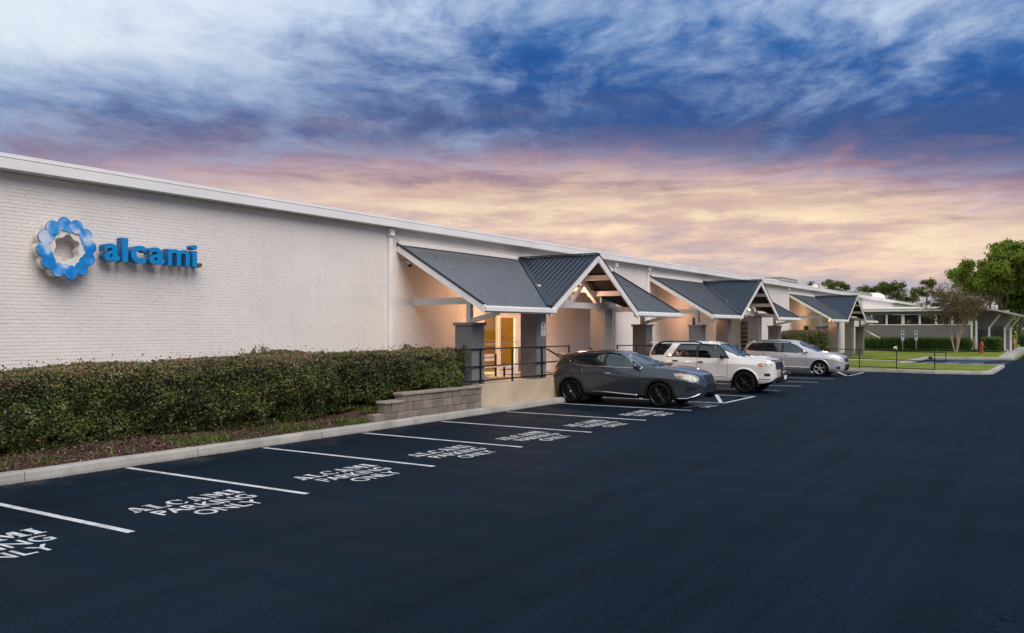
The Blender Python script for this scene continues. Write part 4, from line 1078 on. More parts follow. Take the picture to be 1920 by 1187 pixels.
rw = thing('retaining_wall', 'smooth tan rendered retaining wall below the black railing', 'wall', (RX, 19.3, 0))
wedge('wall_face', [(y, z + 0.012) for y, z in land_prof], RX, RX + 0.10, M['tan_render'], parent=rw)
wedge('footing', [(19.3, 0.145), (49.2, 0.145)], RX + 0.10, KX - 0.222, M['concrete'], parent=rw)

# ---- stacked concrete block wall stepping down beside the hedge
def block_mat(name, col):
    return mat(name, col, 0.95, var=0.22, vscale=5, bump=0.8, bscale=70, fine=0.3)
BM = [block_mat('block_a', (0.21, 0.172, 0.14)), block_mat('block_b', (0.245, 0.20, 0.16)), block_mat('block_c', (0.18, 0.15, 0.125))]
BCAP = block_mat('block_cap', (0.285, 0.24, 0.19))
bw = thing('block_wall', 'stepped grey retaining wall of split-face concrete blocks beside the hedge', 'wall', (-13.45, 17.2, 0.15))
def block(name, y0, y1, z0, z1, xf, depth, m, bev=0.012):
    bm = bmesh.new(); add_box(bm, xf - depth, xf, y0 + 0.004, y1 - 0.004, z0 + 0.003, z1 - 0.003, bev)
    for v in bm.verts: v.co += Vector((random.uniform(-.004, .004), random.uniform(-.003, .003), random.uniform(-.002, .002)))
    return bm_obj(name, bm, m, bw)
BXF = -13.42
courses = [(14.95, 0.13, 0.30, 0.0), (15.33, 0.30, 0.51, 0.16), (15.95, 0.51, 0.672, 0.05)]
for ys, z0, z1, o in courses:
    y = ys; first = True
    while y < 19.28:
        w_ = 0.40 if not first else 0.40 - o
        y2 = min(y + w_, 19.29)
        if 19.29 - y2 < 0.1: y2 = 19.29
        block('block', y, y2, z0, z1, BXF + random.uniform(-0.008, 0.008), 0.25, random.choice(BM)); y = y2; first = False
for ys, ye, z0, z1 in ((15.30, 15.98, 0.512, 0.585), (15.92, 19.29, 0.674, 0.752)):
    y = ys
    while y < ye - 0.05:
        y2 = min(y + 0.44, ye)
        if ye - y2 < 0.12: y2 = ye
        block('cap_block', y, y2, z0, z1, BXF + 0.035 + random.uniform(-0.004, 0.004), 0.32, BCAP); y = y2

# ---- railings
def railing(name, label, pts, hts, post_at, parent_loc, group=None, end_drop=False, w=0.042):
    """pts: list of (x,y,zbase) along the run; rails at heights above base; posts at run parameters"""
    t = thing(name, label, 'railing', parent_loc, group)
    P = [Vector(p) for p in pts]
    for hgt in hts:
        bm = bmesh.new()
        for a, b in zip(P, P[1:]): add_beam(bm, a + Vector((0, 0, hgt)), b + Vector((0, 0, hgt)), w * 0.9, w * 0.9)
        bm_obj('rail', bm, M['black_metal'], t)
    for q in post_at:
        q = Vector(q); box('post', q.x - w / 2, q.x + w / 2, q.y - w / 2, q.y + w / 2, q.z, q.z + hts[0] + 0.02, M['black_metal'], t)
    return t
RY = RX - 0.07
railing('railing', 'black steel railing on the tan wall in front of the nearest porch', [(RY, 17.9, ZP), (RY, 24.7, ZP)], (0.985, 0.50, 0.10),
        [(RY, y, ZP) for y in (19.62, 21.25, 22.95, 24.68)], (RY, 19.0, ZP))
railing('railing', 'black steel railing section showing between the grey and white vehicles', [(RY, 28.25, ZP - 0.01), (RY, 34.0, ZP - 0.09), (RY, 40.0, ZP - 0.19), (RY, 42.0, ZP - 0.24)], (0.95, 0.48, 0.10),
        [(RY, y, ZP - 0.03 - max(0, y - 30) * 0.016) for y in (28.3, 29.95, 32.3, 34.8, 37.3, 39.8, 41.9)], (RY, 34, ZP))
railing('railing', 'black handrail bending down to the steps behind the grey vehicle', [(RY - 1.0, 24.3, ZP), (RY - 1.0, 25.0, ZP), (RY - 1.0, 26.0, ZP - 0.35)], (0.86,),
        [(RY - 1.0, 24.35, ZP)], (RY - 1.0, 25, ZP), w=0.05)
zl = lambda x: 0.26 - (x + 12.0) * 0.022
railing('railing', 'low black steel railing crossing the lawn beside the silver vehicle', [(-13.4, 48.66, zl(-13.4)), (-5.60, 48.5, zl(-5.6)), ], (0.96, 0.50, 0.09),
        [(x, 48.58, zl(x)) for x in (-11.2, -9.25, -7.42, -5.62)], (-9, 48.58, 0.13))
r4 = railing('railing', 'short looped end of the low lawn railing', [(-5.58, 48.49, 0.12), (-5.10, 48.48, 0.12)], (0.96, 0.50), [(-5.10, 48.48, 0.60)], (-5.3, 48.5, 0.5))
for o in [c for c in r4.children if c.name.startswith('post')]:
    bpy.data.objects.remove(o)
box('post', -5.12, -5.08, 48.46, 48.50, 0.60, 1.10, M['black_metal'], r4)

# ---- bench by the sidelight
bn = thing('bench', 'low white slatted bench with dark legs beside the glass entrance', 'bench', (-15.4, 22.6, ZP))
for z, x in ((1.43, -15.62), (1.30, -15.60)): box('back_slat', x - 0.02, x + 0.02, 21.8, 23.3, z - 0.045, z + 0.045, M['white_trim'], bn)
for x in (-15.52, -15.38, -15.24): box('seat_slat', x - 0.06, x + 0.06, 21.8, 23.3, 1.07, 1.11, M['white_trim'], bn)
for y in (21.95, 23.15):
    for x in (-15.56, -15.22): box('leg', x - 0.025, x + 0.025, y - 0.025, y + 0.025, ZP, 1.068 if x > -15.4 else 1.48, M['black_metal'], bn)
mt = thing('door_mat', 'dark flat mat in front of the glass doors', 'mat', (-15.4, 24.8, ZP))
box('mat_base', -15.75, -15.05, 24.1, 26.3, ZP + 0.001, ZP + 0.016, M['black_metal'], mt, 0.004)
for k in range(5): box('mat_rib', -15.68 + 0.14 * k, -15.63 + 0.14 * k, 24.15, 26.25, ZP + 0.0165, ZP + 0.021, M['grey_brick'], mt)

# ---- notice on the grey pier
ns = thing('notice_sign', 'white and red notice plate on the tall grey pier of the nearest porch', 'sign', (-13.71, 23.03, 2.29))
y0, y1 = 22.93, 23.20; xs_ = -13.712
box('plate', xs_, xs_ + 0.006, y0, y1, 2.06, 2.50, M['sign_white'], ns)
box('red_band', xs_ + 0.006, xs_ + 0.0085, y0 + 0.012, y1 - 0.012, 2.435, 2.49, M['sign_red'], ns)
for k in range(5): box('text_line', xs_ + 0.0087, xs_ + 0.0095, y0 + 0.035 + 0.042 * k, y0 + 0.062 + 0.042 * k, 2.450, 2.475, M['sign_white'], ns)
bm = bmesh.new(); add_lathe(bm, [(0.035, 0.0), (0.035, 0.003)], 14, (xs_ + 0.006, y0 + 0.12, 2.39), 'x'); add_beam(bm, (xs_ + 0.008, y0 + 0.12, 2.39), (xs_ + 0.008, y0 + 0.17, 2.35), 0.02, 0.003, (1, 0, 0)); bm_obj('pictogram', bm, M['ink'], ns)
for z, w_, m_ in ((2.285, 0.21, 'ink'), (2.24, 0.14, 'ink'), (2.190, 0.16, 'sign_red'), (2.145, 0.05, 'ink'), (2.085, 0.21, 'ink')):   # print too small to read
    n_ = max(1, int(w_ / 0.04))
    for k in range(n_):
        ya_ = (y0 + y1) / 2 - w_ / 2 + k * w_ / n_
        box('text_line', xs_ + 0.006, xs_ + 0.0068, ya_, ya_ + w_ / n_ * 0.72, z, z + 0.022, M[m_], ns)

# ---- accessible parking signs on posts
for k, (x, y, lb) in enumerate(((-12.2, 83.2, 'left one of two thin parking signs on posts before the hedge'), (-11.17, 83.7, 'right one of two thin parking signs on posts, nearer the pale tree'))):
    t = thing('parking_sign', lb, 'sign', (x, y, LZ), 'parking signs by the hedge')
    box('post', x - 0.03, x + 0.03, y - 0.02, y + 0.02, LZ, 2.12, M['steel'], t)
    box('plate', x - 0.12, x + 0.12, y - 0.035, y - 0.022, 1.22, 2.12, M['sign_white'], t)
    box('green_field', x - 0.09, x + 0.09, y - 0.040, y - 0.036, 1.85, 2.06, M['sign_green'], t)
    box('blue_field', x - 0.07, x + 0.07, y - 0.040, y - 0.036, 1.50, 1.78, M['sign_blue'], t)
    box('text_line', x - 0.08, x + 0.08, y - 0.040, y - 0.036, 1.30, 1.37, M['sign_green'], t)
# ---- fire hydrant and a second red standpipe
def hydrant(x, y, lb, s=1.0):
    t = thing('fire_hydrant', lb, 'hydrant', (x, y, LZ - 0.03))
    z = LZ - 0.03
    bm = bmesh.new(); add_lathe(bm, [(0.19 * s, 0), (0.19 * s, 0.05 * s), (0.13 * s, 0.07 * s), (0.125 * s, 0.62 * s), (0.17 * s, 0.64 * s), (0.17 * s, 0.70 * s), (0.13 * s, 0.72 * s)], 16, (x, y, z)); bm_obj('barrel', bm, M['hydrant_red'], t, smooth=False)
    bm = bmesh.new(); add_lathe(bm, [(0.15 * s, 0.72 * s), (0.14 * s, 0.86 * s), (0.08 * s, 0.95 * s), (0.04 * s, 0.97 * s), (0.04 * s, 1.03 * s), (0.0, 1.03 * s)], 16, (x, y, z)); bm_obj('bonnet', bm, M['hydrant_red'], t, smooth=False)
    for ax, sg in (('x', 1), ('x', -1)):
        bm = bmesh.new(); add_lathe(bm, [(0.06 * s, 0.10 * s * sg), (0.06 * s, 0.20 * s * sg), (0.075 * s, 0.20 * s * sg), (0.075 * s, 0.25 * s * sg), (0.0, 0.25 * s * sg)], 12, (x, y, z + 0.52 * s), ax); bm_obj('outlet_cap', bm, M['hydrant_red'], t)
    bm = bmesh.new(); add_lathe(bm, [(0.08 * s, -0.10 * s), (0.08 * s, -0.2 * s), (0.10 * s, -0.2 * s), (0.10 * s, -0.26 * s), (0.0, -0.26 * s)], 12, (x, y, z + 0.45 * s), 'y'); bm_obj('outlet_cap', bm, M['hydrant_red'], t)
hydrant(-5.74, 79.4, 'red fire hydrant on the lawn in front of the gap between hedges', 1.0)
st = thing('standpipe', 'red pipe assembly beside the far hedge near the walk', 'pipe', (-4.45, 92.0, LZ))
for dx in (-0.35, 0.35): tube('riser', [(-4.45 + dx, 92.0, LZ), (-4.45 + dx, 92.0, 1.25)], 0.11, M['hydrant_red'], st, 12)
tube('crosspipe', [(-4.85, 92.0, 1.15), (-4.05, 92.0, 1.15)], 0.11, M['hydrant_red'], st, 12)
bm = bmesh.new(); add_lathe(bm, [(0.04, 0.0), (0.22, 0.02), (0.22, 0.06), (0.04, 0.08)], 16, (-4.45, 92.0, 1.45)); add_lathe(bm, [(0.03, 0), (0.03, 0.25)], 8, (-4.45, 92.0, 1.2)); bm_obj('valve_wheel', bm, M['hydrant_red'], st)
# ---- flood lamp on the lawn, pale diagonal pipe, wheel stops
fl = thing('flood_lamp', 'small white flood lamp on the lawn left of the parking signs', 'lamp', (-12.5, 80.9, LZ))
tube('stake', [(-12.5, 80.9, LZ - 0.03), (-12.5, 80.9, 0.55)], 0.04, M['black_metal'], fl)
bm = bmesh.new(); add_lathe(bm, [(0.09, -0.14), (0.16, 0.09), (0.17, 0.12), (0.14, 0.12), (0.12, 0.08)], 16, (-12.46, 80.9, 0.62), 'x'); bm_obj('hood', bm, M['white_trim'], fl)
pp = thing('drain_pipe', 'pale diagonal drain pipe between the farthest porch and the hedge', 'pipe', (-13.9, 79.0, 0.2))
tube('pipe', [(-13.70, 75.4, 2.02), (-13.05, 77.0, 1.50)], 0.06, M['white_trim'], pp, 10)
tube('elbow', [(-13.80, 74.1, 2.25), (-13.78, 75.0, 2.15), (-13.68, 75.45, 2.0)], 0.07, M['white_trim'], pp, 10)
for x, y in ((-4.35, 86.2), (-4.3, 94.5)):
    ws = box('wheel_stop', x - 0.15, x + 0.12, y - 0.9, y + 0.9, LZ, LZ + 0.14, M['concrete'], None, 0.03)
    tag(ws, 'pale concrete wheel stop on the verge behind the hydrant' if y < 90 else 'pale concrete wheel stop near the red pipe assembly', 'wheel stop')

# ------------------------------------------------------------------ hedges
M['hl_dark'] = leaf_mat('hl_dark', (0.046, 0.070, 0.021)); M['hl_mid'] = leaf_mat('hl_mid', (0.100, 0.140, 0.032)); M['hl_olive'] = leaf_mat('hl_olive', (0.180, 0.188, 0.050))
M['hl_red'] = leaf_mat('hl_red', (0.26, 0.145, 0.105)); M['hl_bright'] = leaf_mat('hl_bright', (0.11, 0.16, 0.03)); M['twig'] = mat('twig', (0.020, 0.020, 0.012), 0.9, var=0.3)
HL = [M['hl_dark'], M['hl_mid'], M['hl_olive'], M['hl_red'], M['hl_bright']]
def hedge(name, label, xr, yr, zr, n, size, loc, axis=1, zbase=None, lumps=0.16, red=0.5, mats=HL, cat='hedge', group=None, seed=1, ztop=None, front=None, bulge=0.35):
    """clipped hedge: leaves scattered through a noisy shell round a dark core of twigs.
    xr, zr extents of the cross-section, yr the run; ztop(y), zbase(y), front(y) vary it along the run"""
    rng = np.random.default_rng(seed)
    t = thing(name, label, cat, loc, group)
    x0, x1 = xr; y0, y1 = yr; zt0 = zr[1]; zb0 = zr[0]
    zt_f = ztop or (lambda y: np.full(len(y), zt0)); zb_f = zbase or (lambda y: np.full(len(y), zb0)); fr = front or (lambda y: np.zeros(len(y)))
    def surf(n):
        """points on a superellipse cross-section with end rounding"""
        y = rng.uniform(y0, y1, n); t = rng.uniform(0, 1, n)
        wx_, wz_ = (x1 - x0), (zt0 - zb0); per = 2 * (wx_ + wz_) ; d = t * per
        ux = np.where(d < wx_, 2 * d / wx_ - 1, np.where(d < wx_ + wz_, 1.0, np.where(d < 2 * wx_ + wz_, 1 - 2 * (d - wx_ - wz_) / wx_, -1.0)))
        uz = np.where(d < wx_, 1.0, np.where(d < wx_ + wz_, 1 - 2 * (d - wx_) / wz_, np.where(d < 2 * wx_ + wz_, -1.0, 2 * (d - 2 * wx_ - wz_) / wz_ - 1)))
        q = (np.abs(ux) ** 7 + np.abs(uz) ** 7) ** (1 / 7.0); ux = ux / q; uz = uz / q
        endd = np.minimum(y - y0, y1 - y) / bulge; k = np.sqrt(np.clip(1 - np.clip(1 - endd, 0, 1) ** 2, 0.03, 1))
        return ux, uz, y, k
    def to_xyz(ux, uz, y, k, r):
        zt = zt_f(y); zb = zb_f(y); cx = (x0 + x1) / 2 + fr(y) / 2; hx = (x1 - x0) / 2 + fr(y) / 2; cz = (zt + zb) / 2; hz = (zt - zb) / 2
        tuck = 1 - 0.30 * np.clip(-uz, 0, 1) ** 2 * (ux > 0)
        P = np.stack([cx + ux * hx * r * k * tuck, y, cz + uz * hz * r * np.where(uz > 0, 0.25 + 0.75 * k, k)], 1)
        nz = fbm(np.stack([P[:, 0] * 1.6, P[:, 1] * 1.6, P[:, 2] * 2.2], 1), seed, 4)
        big = fbm(np.stack([P[:, 0] * 0.3, P[:, 1] * 0.75, P[:, 2] * 0.5], 1), seed + 5, 2)
        fine = fbm(np.stack([P[:, 0] * 4.0, P[:, 1] * 4.0, P[:, 2] * 4.5], 1), seed + 9, 3)
        side = np.abs(ux) > np.abs(uz)
        d = (nz * lumps * 0.95 + big * lumps * 1.1 + fine * lumps * 0.6 - 0.2 * lumps) * np.where(side, 1.0, 0.25)
        out = np.stack([ux, np.zeros(len(ux)), uz], 1); out /= np.linalg.norm(out, axis=1)[:, None] + 1e-9
        return P + out * d[:, None], out, nz
    ux, uz, y, k = surf(n)
    r = 1.0 - np.abs(rng.normal(0, 0.075, n)) + rng.normal(0, 0.015, n)
    P, out, nz = to_xyz(ux, uz, y, k, r)
    strays = rng.random(n) < 0.008; P[strays] += (out[strays] + np.array([0, 0, 0.6])) * rng.uniform(0.02, 0.12, strays.sum())[:, None]
    keep = P[:, 2] > zb_f(y) - 0.02
    P, out, nz, uz, r, y = P[keep], out[keep], nz[keep], uz[keep], r[keep], y[keep]
    n = len(P)
    h01 = (P[:, 2] - zb_f(y)) / (zt_f(y) - zb_f(y))
    u = rng.random(n)
    mi = np.where(u < 0.42, 0, np.where(u < 0.78, 1, 2))
    pat = fbm(np.stack([P[:, 0], P[:, 1] * 1.3, P[:, 2] * 1.5], 1), seed + 30, 3)
    mi = np.where((pat > 0.25) & (rng.random(n) < 0.45), 2, mi); mi = np.where((pat < -0.3) & (rng.random(n) < 0.5), 0, mi)
    pr = (0.6 + 0.9 * np.clip(fbm(P * 1.1, seed + 44, 3) + 0.3, 0, 1)) * red * np.clip((h01 - 0.72) / 0.26, 0, 1) ** 1.2 + red * 0.12
    mi = np.where(rng.random(n) < pr, 3, mi); mi = np.where(rng.random(n) < 0.035, 4, mi)
    V, F = leaf_quads(P, rng.uniform(0.6, 1.25, n) * size, rng, out, 0.42, 0.55)
    np_mesh('foliage', V, F, mats, t, midx=mi, kind='stuff')
    # core: dark inner mass
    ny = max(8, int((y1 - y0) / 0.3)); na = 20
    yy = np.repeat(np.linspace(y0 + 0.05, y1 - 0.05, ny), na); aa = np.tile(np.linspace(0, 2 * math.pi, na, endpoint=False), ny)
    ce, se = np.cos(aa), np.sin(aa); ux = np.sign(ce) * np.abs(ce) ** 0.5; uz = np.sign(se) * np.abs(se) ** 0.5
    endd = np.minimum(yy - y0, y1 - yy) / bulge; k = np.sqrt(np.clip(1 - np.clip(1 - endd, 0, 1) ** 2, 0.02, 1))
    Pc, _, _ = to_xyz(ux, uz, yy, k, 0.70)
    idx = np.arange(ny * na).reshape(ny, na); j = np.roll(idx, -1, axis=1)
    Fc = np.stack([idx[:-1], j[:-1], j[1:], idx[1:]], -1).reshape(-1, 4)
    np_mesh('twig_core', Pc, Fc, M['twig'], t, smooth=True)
    return t
hedge('hedge', 'long clipped evergreen hedge with reddish tips below the white brick wall', (-15.75, -14.34), (3.2, 19.25), (0.16, 1.62), 230000, 0.031, (-14.8, 12, 0.2), seed=3,
      ztop=lambda y: 1.56 + 0.022 * (y - 7) * (y < 14) + 0.154 * (y >= 14) + 0.02 * np.sin(y * 1.7),
      zbase=lambda y: 0.16 + 0.10 * np.clip((y - 12.5) / 2.5, 0, 1) + 0.46 * np.clip((y - 15.8) / 0.9, 0, 1),
      front=lambda y: -0.13 * np.exp(-(np.sin(y * 1.02 + 0.5) / 0.22) ** 2) + 0.16 * np.sin(y * 1.15 + 0.4) + 0.16 * np.sin(y * 0.47 + 1.0) + 0.16 * np.clip((10.2 - y) / 3.0, 0, 1) + 0.60 * np.clip((y - 14.6) / 1.6, 0, 1), lumps=0.36, red=0.40, bulge=0.22)
FG = [leaf_mat('fg_dark', (0.022, 0.055, 0.008)), leaf_mat('fg_mid', (0.05, 0.11, 0.013)), leaf_mat('fg_bright', (0.09, 0.17, 0.018)), leaf_mat('fg_b', (0.12, 0.21, 0.025)), leaf_mat('fg_c', (0.16, 0.25, 0.035))]
def x_hedge(name, label, x0, x1, y0, y1, z0, z1, n, size, seed, mats=FG, red=0.75, cat='hedge'):
    """hedge running along x: built along y and turned"""
    t = hedge(name, label, (-(y1 - y0) / 2, (y1 - y0) / 2), (-(x1 - x0) / 2, (x1 - x0) / 2), (z0, z1), n, size, (0, 0, 0), seed=seed, mats=mats, red=red, lumps=0.10, cat=cat)
    t.location = ((x0 + x1) / 2, (y0 + y1) / 2, 0); t.rotation_euler = (0, 0, math.radians(90))
    return t
x_hedge('hedge', 'dark green clipped hedge along the foot of the grey office wing', -15.9, -6.85, 83.9, 85.5, LZ - 0.02, 1.50, 42000, 0.050, 8)
x_hedge('hedge', 'short green hedge block right of the red hydrant', -6.25, -4.5, 83.6, 85.2, LZ - 0.02, 1.56, 16000, 0.050, 9)
hedge('hedge', 'green hedge running back along the walk behind the red pipe assembly', (-5.5, -4.75), (85.6, 106.0), (LZ - 0.02, 1.62), 30000, 0.052, (-5.1, 95, LZ), seed=10, mats=FG, red=0.75, lumps=0.10)
x_hedge('hedge', 'low green hedge at the right edge beyond the far end of the walk', -4.2, 0.5, 106.5, 109.0, LZ - 0.02, 1.70, 16000, 0.056, 13)
x_hedge('hedge', 'dark strip of ground-hugging plants below the office wing hedge', -15.9, -4.6, 83.1, 83.8, LZ - 0.03, 0.46, 14000, 0.045, 12, red=0.1)
hedge('shrub', 'rounded dark shrub with brownish top in front of the farthest porch', (-16.0, -13.0), (56.2, 60.2), (0.12, 2.18), 42000, 0.05, (-14.4, 58, 0.13), seed=21, red=0.55, cat='shrub', bulge=1.6, lumps=0.22)

# ------------------------------------------------------------------ trees
def grow(rng, base, height, spread, levels, trunk_r, nmain=4, multi=1, up=0.75, bend=0.18, first=0.35):
    """recursive limbs -> list of (points, radii) plus tip positions"""
    limbs = []; tips = []
    def limb(p, d, L, r, lv):
        pts = [p]; rad = [r]; q = p.copy(); dd = d.copy(); n = 5
        for i in range(n):
            dd = (dd + Vector(rng.normal(0, bend, 3)) * (0.6 if lv == 0 else 1.0) + Vector((0, 0, 0.06))).normalized()
            q = q + dd * (L / n); pts.append(q.copy()); rad.append(r * (1 - 0.62 * (i + 1) / n))
        limbs.append((pts, rad))
        if lv >= levels - 1: tips.extend(pts[2:]); return
        if lv > 0: tips.extend(pts[3:])
        nb = nmain + (1 if lv == 0 else 0)
        for k in range(nb):
            f = rng.uniform(first if lv == 0 else 0.3, 1.0); i = min(n - 1, int(f * n)); o = pts[i].lerp(pts[i + 1], f * n - i)
            a = rng.uniform(0, 6.283) if lv else (2 * math.pi * k / nb + rng.uniform(-0.5, 0.5))
            sd = Vector((math.cos(a), math.sin(a), 0)); nd = (dd * (up if lv == 0 else 0.5) * 0.8 + sd * spread + Vector((0, 0, 0.25))).normalized()
            limb(o, nd, L * rng.uniform(0.48, 0.70), max(rad[i] * 0.62, 0.006), lv + 1)
    for m_ in range(multi):
        a = 2 * math.pi * m_ / max(multi, 1) + rng.uniform(-0.3, 0.3)
        d = Vector((math.cos(a) * 0.32, math.sin(a) * 0.32, 1)).normalized() if multi > 1 else Vector((rng.normal(0, 0.03), rng.normal(0, 0.03), 1)).normalized()
        limb(Vector(base) + (Vector((math.cos(a), math.sin(a), 0)) * trunk_r * 0.9 if multi > 1 else Vector((0, 0, 0))), d, height, trunk_r, 0)
    return limbs, tips
def tree(name, label, base, height, spread, levels, trunk_r, leaves, leaf, mats, probs, bark, seed, clump=0.5, nmain=4, multi=1, group=None, flat=1.0, cat='tree', zmin=None, keep=0.09, **kw):
    rng = np.random.default_rng(seed)
    t = thing(name, label, cat, base, group)
    limbs, tips = grow(rng, base, height, spread, levels, trunk_r, nmain, multi, **kw)
    bm = bmesh.new()
    for pts, rad in limbs: add_tube(bm, pts, rad, 7 if rad[0] > 0.05 else 4, cap=False)
    bm_obj('trunk', bm, bark, t, smooth=True)
    tips = np.array([tuple(p) for p in tips])
    if zmin is not None: tips = tips[tips[:, 2] > zmin]
    # leaves gather in separate clumps round some of the twigs, so sky shows between them
    sel = tips[rng.random(len(tips)) < keep]
    sz = rng.uniform(0.45, 1.25, len(sel)); pk = sz ** 2 / (sz ** 2).sum(); ci = rng.choice(len(sel), leaves, p=pk)
    P = sel[ci] + rng.normal(0, 1, (leaves, 3)) * (clump * sz[ci])[:, None] * np.array([0.6, 0.6, 0.42 * flat])
    V, F = leaf_quads(P, rng.uniform(0.6, 1.3, leaves) * leaf, rng, np.tile([0, 0, 1.0], (leaves, 1)), 0.25, 0.6)
    np_mesh('crown', V, F, mats, t, midx=rng.choice(len(mats), leaves, p=probs), kind='stuff')
    return t
OK_ = [leaf_mat('oak_dark', (0.075, 0.14, 0.015), 0.5), leaf_mat('oak_mid', (0.18, 0.27, 0.025), 0.5), leaf_mat('oak_bright', (0.31, 0.37, 0.045), 0.5), leaf_mat('oak_rust', (0.20, 0.12, 0.03), 0.4)]
PN = [leaf_mat('pine_dark', (0.05, 0.080, 0.016), 0.45), leaf_mat('pine_mid', (0.12, 0.16, 0.026), 0.5), leaf_mat('pine_gold', (0.22, 0.22, 0.04), 0.5)]
CM = [leaf_mat('crape_olive', (0.10, 0.095, 0.025)), leaf_mat('crape_rust', (0.19, 0.085, 0.035)), leaf_mat('crape_green', (0.055, 0.080, 0.018))]
tree('oak_tree', 'large leafy green oak behind the office wing, tallest tree in the photo', (-6.6, 117, 0), 8.8, 0.72, 4, 0.32, 30000, 0.15, OK_, [0.24, 0.42, 0.28, 0.06], M['bark'], 41, clump=0.62, nmain=5)
tree('oak_tree', 'bushy green oak left of and lower than the tallest oak', (-8.0, 121, 0), 6.8, 0.66, 4, 0.26, 17000, 0.15, OK_, [0.26, 0.42, 0.26, 0.06], M['bark'], 42, clump=0.6, nmain=5)
tree('oak_tree', 'dark oak at the right edge of the photo behind the canopy', (-2.6, 118, 0), 7.4, 0.7, 4, 0.28, 20000, 0.15, OK_, [0.36, 0.38, 0.19, 0.07], M['bark'], 43, clump=0.62, nmain=5)
tree('oak_tree', 'low dark tree filling in below the tallest oak', (-5.0, 126, 0), 5.2, 0.9, 4, 0.28, 20000, 0.15, OK_, [0.60, 0.30, 0.07, 0.03], M['bark'], 44, clump=0.9, nmain=5)
tree('crape_myrtle', 'thin multi-stemmed crape myrtle with rusty sparse leaves on the lawn', (-7.7, 80.2, LZ - 0.03), 3.35, 0.62, 4, 0.075, 14000, 0.055, CM, [0.46, 0.32, 0.22], M['bark_pale'], 51, clump=0.38, nmain=4, multi=5, zmin=1.9, first=0.45, keep=0.5)
pines = [(-44.0, 11.3, 'single pine tip showing just above the roof, left of the other pines', 0.7), (-38.2, 12.0, 'full round pine crown, leftmost of the group above the roof', 1.0), (-34.6, 11.2, 'second pine from the left above the warehouse roof', 0.95), (-31.2, 10.4, 'small low pine right behind the white roof vent', 0.75),
         (-28.2, 10.8, 'broad pine in the middle of the row above the roof', 1.05), (-25.0, 10.6, 'pine left of the slender tall pine above the roof', 0.9), (-21.6, 11.5, 'slender tall pine standing clear against the sky', 0.85), (-40.9, 11.2, 'pine between the single tip and the leftmost full crown', 0.7), (-36.4, 10.9, 'low pine just right of the leftmost full crown', 0.8), (-32.8, 10.3, 'pine filling the gap left of the small low pine', 0.8), (-26.6, 10.2, 'short pine right of the broad middle pine', 0.8), (-23.4, 10.0, 'short pine close left of the slender tall pine', 0.75),
         (-18.3, 9.3, 'low pine top right of the slender tall pine', 0.65), (-15.0, 8.6, 'lowest pine tops behind the crape myrtle', 0.65)]
for k, (x, ht, lb, sc) in enumerate(pines):
    y = 170 + 5 * math.sin(k * 2.3)
    rng = np.random.default_rng(100 + k)
    t = thing('pine_tree', lb, 'tree', (x, y, 0), 'pine trees behind the warehouse')
    tube('trunk', [(x, y, 0), (x + 0.1, y, ht * 0.5), (x, y, ht * 0.92)], [0.28, 0.2, 0.07], M['bark'], t)
    cl = []
    for q in range(int(15 * sc) + 5):
        z = ht * (1 - abs(rng.normal(0, 0.22))) - 0.3; rr = 2.1 * sc * math.sqrt(max(0.05, 1 - ((z - ht * 0.80) / (ht * 0.26)) ** 2)) if abs(z - ht * 0.80) < ht * 0.26 else 0.6
        a = rng.uniform(0, 6.283); cl.append((x + rr * math.cos(a) * rng.uniform(0.3, 1), y + rr * math.sin(a) * rng.uniform(0.3, 1), min(z, ht - 0.3)))
    cl = np.array(cl); n = int(3300 * sc)
    P = cl[rng.integers(0, len(cl), n)] + rng.normal(0, 1, (n, 3)) * np.array([0.34, 0.34, 0.22])
    V, F = leaf_quads(P, rng.uniform(0.08, 0.2, n), rng, np.tile([0, 0, 1.0], (n, 1)), 0.2, 0.45)
    np_mesh('crown', V, F, PN, t, midx=rng.choice(3, n, p=[0.35, 0.42, 0.23]), kind='stuff')
# far wood on the horizon
n = 60000; rng = np.random.default_rng(77)
P = np.stack([rng.uniform(-120, 90, n), rng.uniform(225, 260, n), np.zeros(n)], 1)
top = 6.0 + 1.6 * fbm(np.stack([P[:, 0] * 0.15, P[:, 1] * 0.02, np.zeros(n)], 1), 5, 4)
P[:, 2] = top * np.sqrt(rng.random(n))
V, F = leaf_quads(P, rng.uniform(0.25, 0.6, n), rng, None)
tag(np_mesh('distant_wood', V, F, [OK_[0], OK_[1], PN[1]], midx=rng.choice(3, n), kind='stuff'), 'dark distant line of woods along the horizon', 'woods')

# ------------------------------------------------------------------ parked vehicles
def pchip(xk, yk, x):
    xk = np.asarray(xk, float); yk = np.asarray(yk, float); h = np.diff(xk); d = np.diff(yk) / h
    m = np.zeros(len(xk))
    for i in range(1, len(xk) - 1):
        if d[i - 1] * d[i] > 0:
            w1 = 2 * h[i] + h[i - 1]; w2 = h[i] + 2 * h[i - 1]
            m[i] = (w1 + w2) / (w1 / d[i - 1] + w2 / d[i])
    m[0] = d[0]; m[-1] = d[-1]
    i = np.clip(np.searchsorted(xk, x) - 1, 0, len(h) - 1); t = np.clip((x - xk[i]) / h[i], 0, 1)
    return (yk[i] * (1 + 2 * t) * (1 - t) ** 2 + h[i] * m[i] * t * (1 - t) ** 2 + yk[i + 1] * t * t * (3 - 2 * t) + h[i] * m[i + 1] * t * t * (t - 1))
def curve(pts):
    a = np.array(pts, float); return lambda x: pchip(a[:, 0], a[:, 1], np.asarray(x, float))
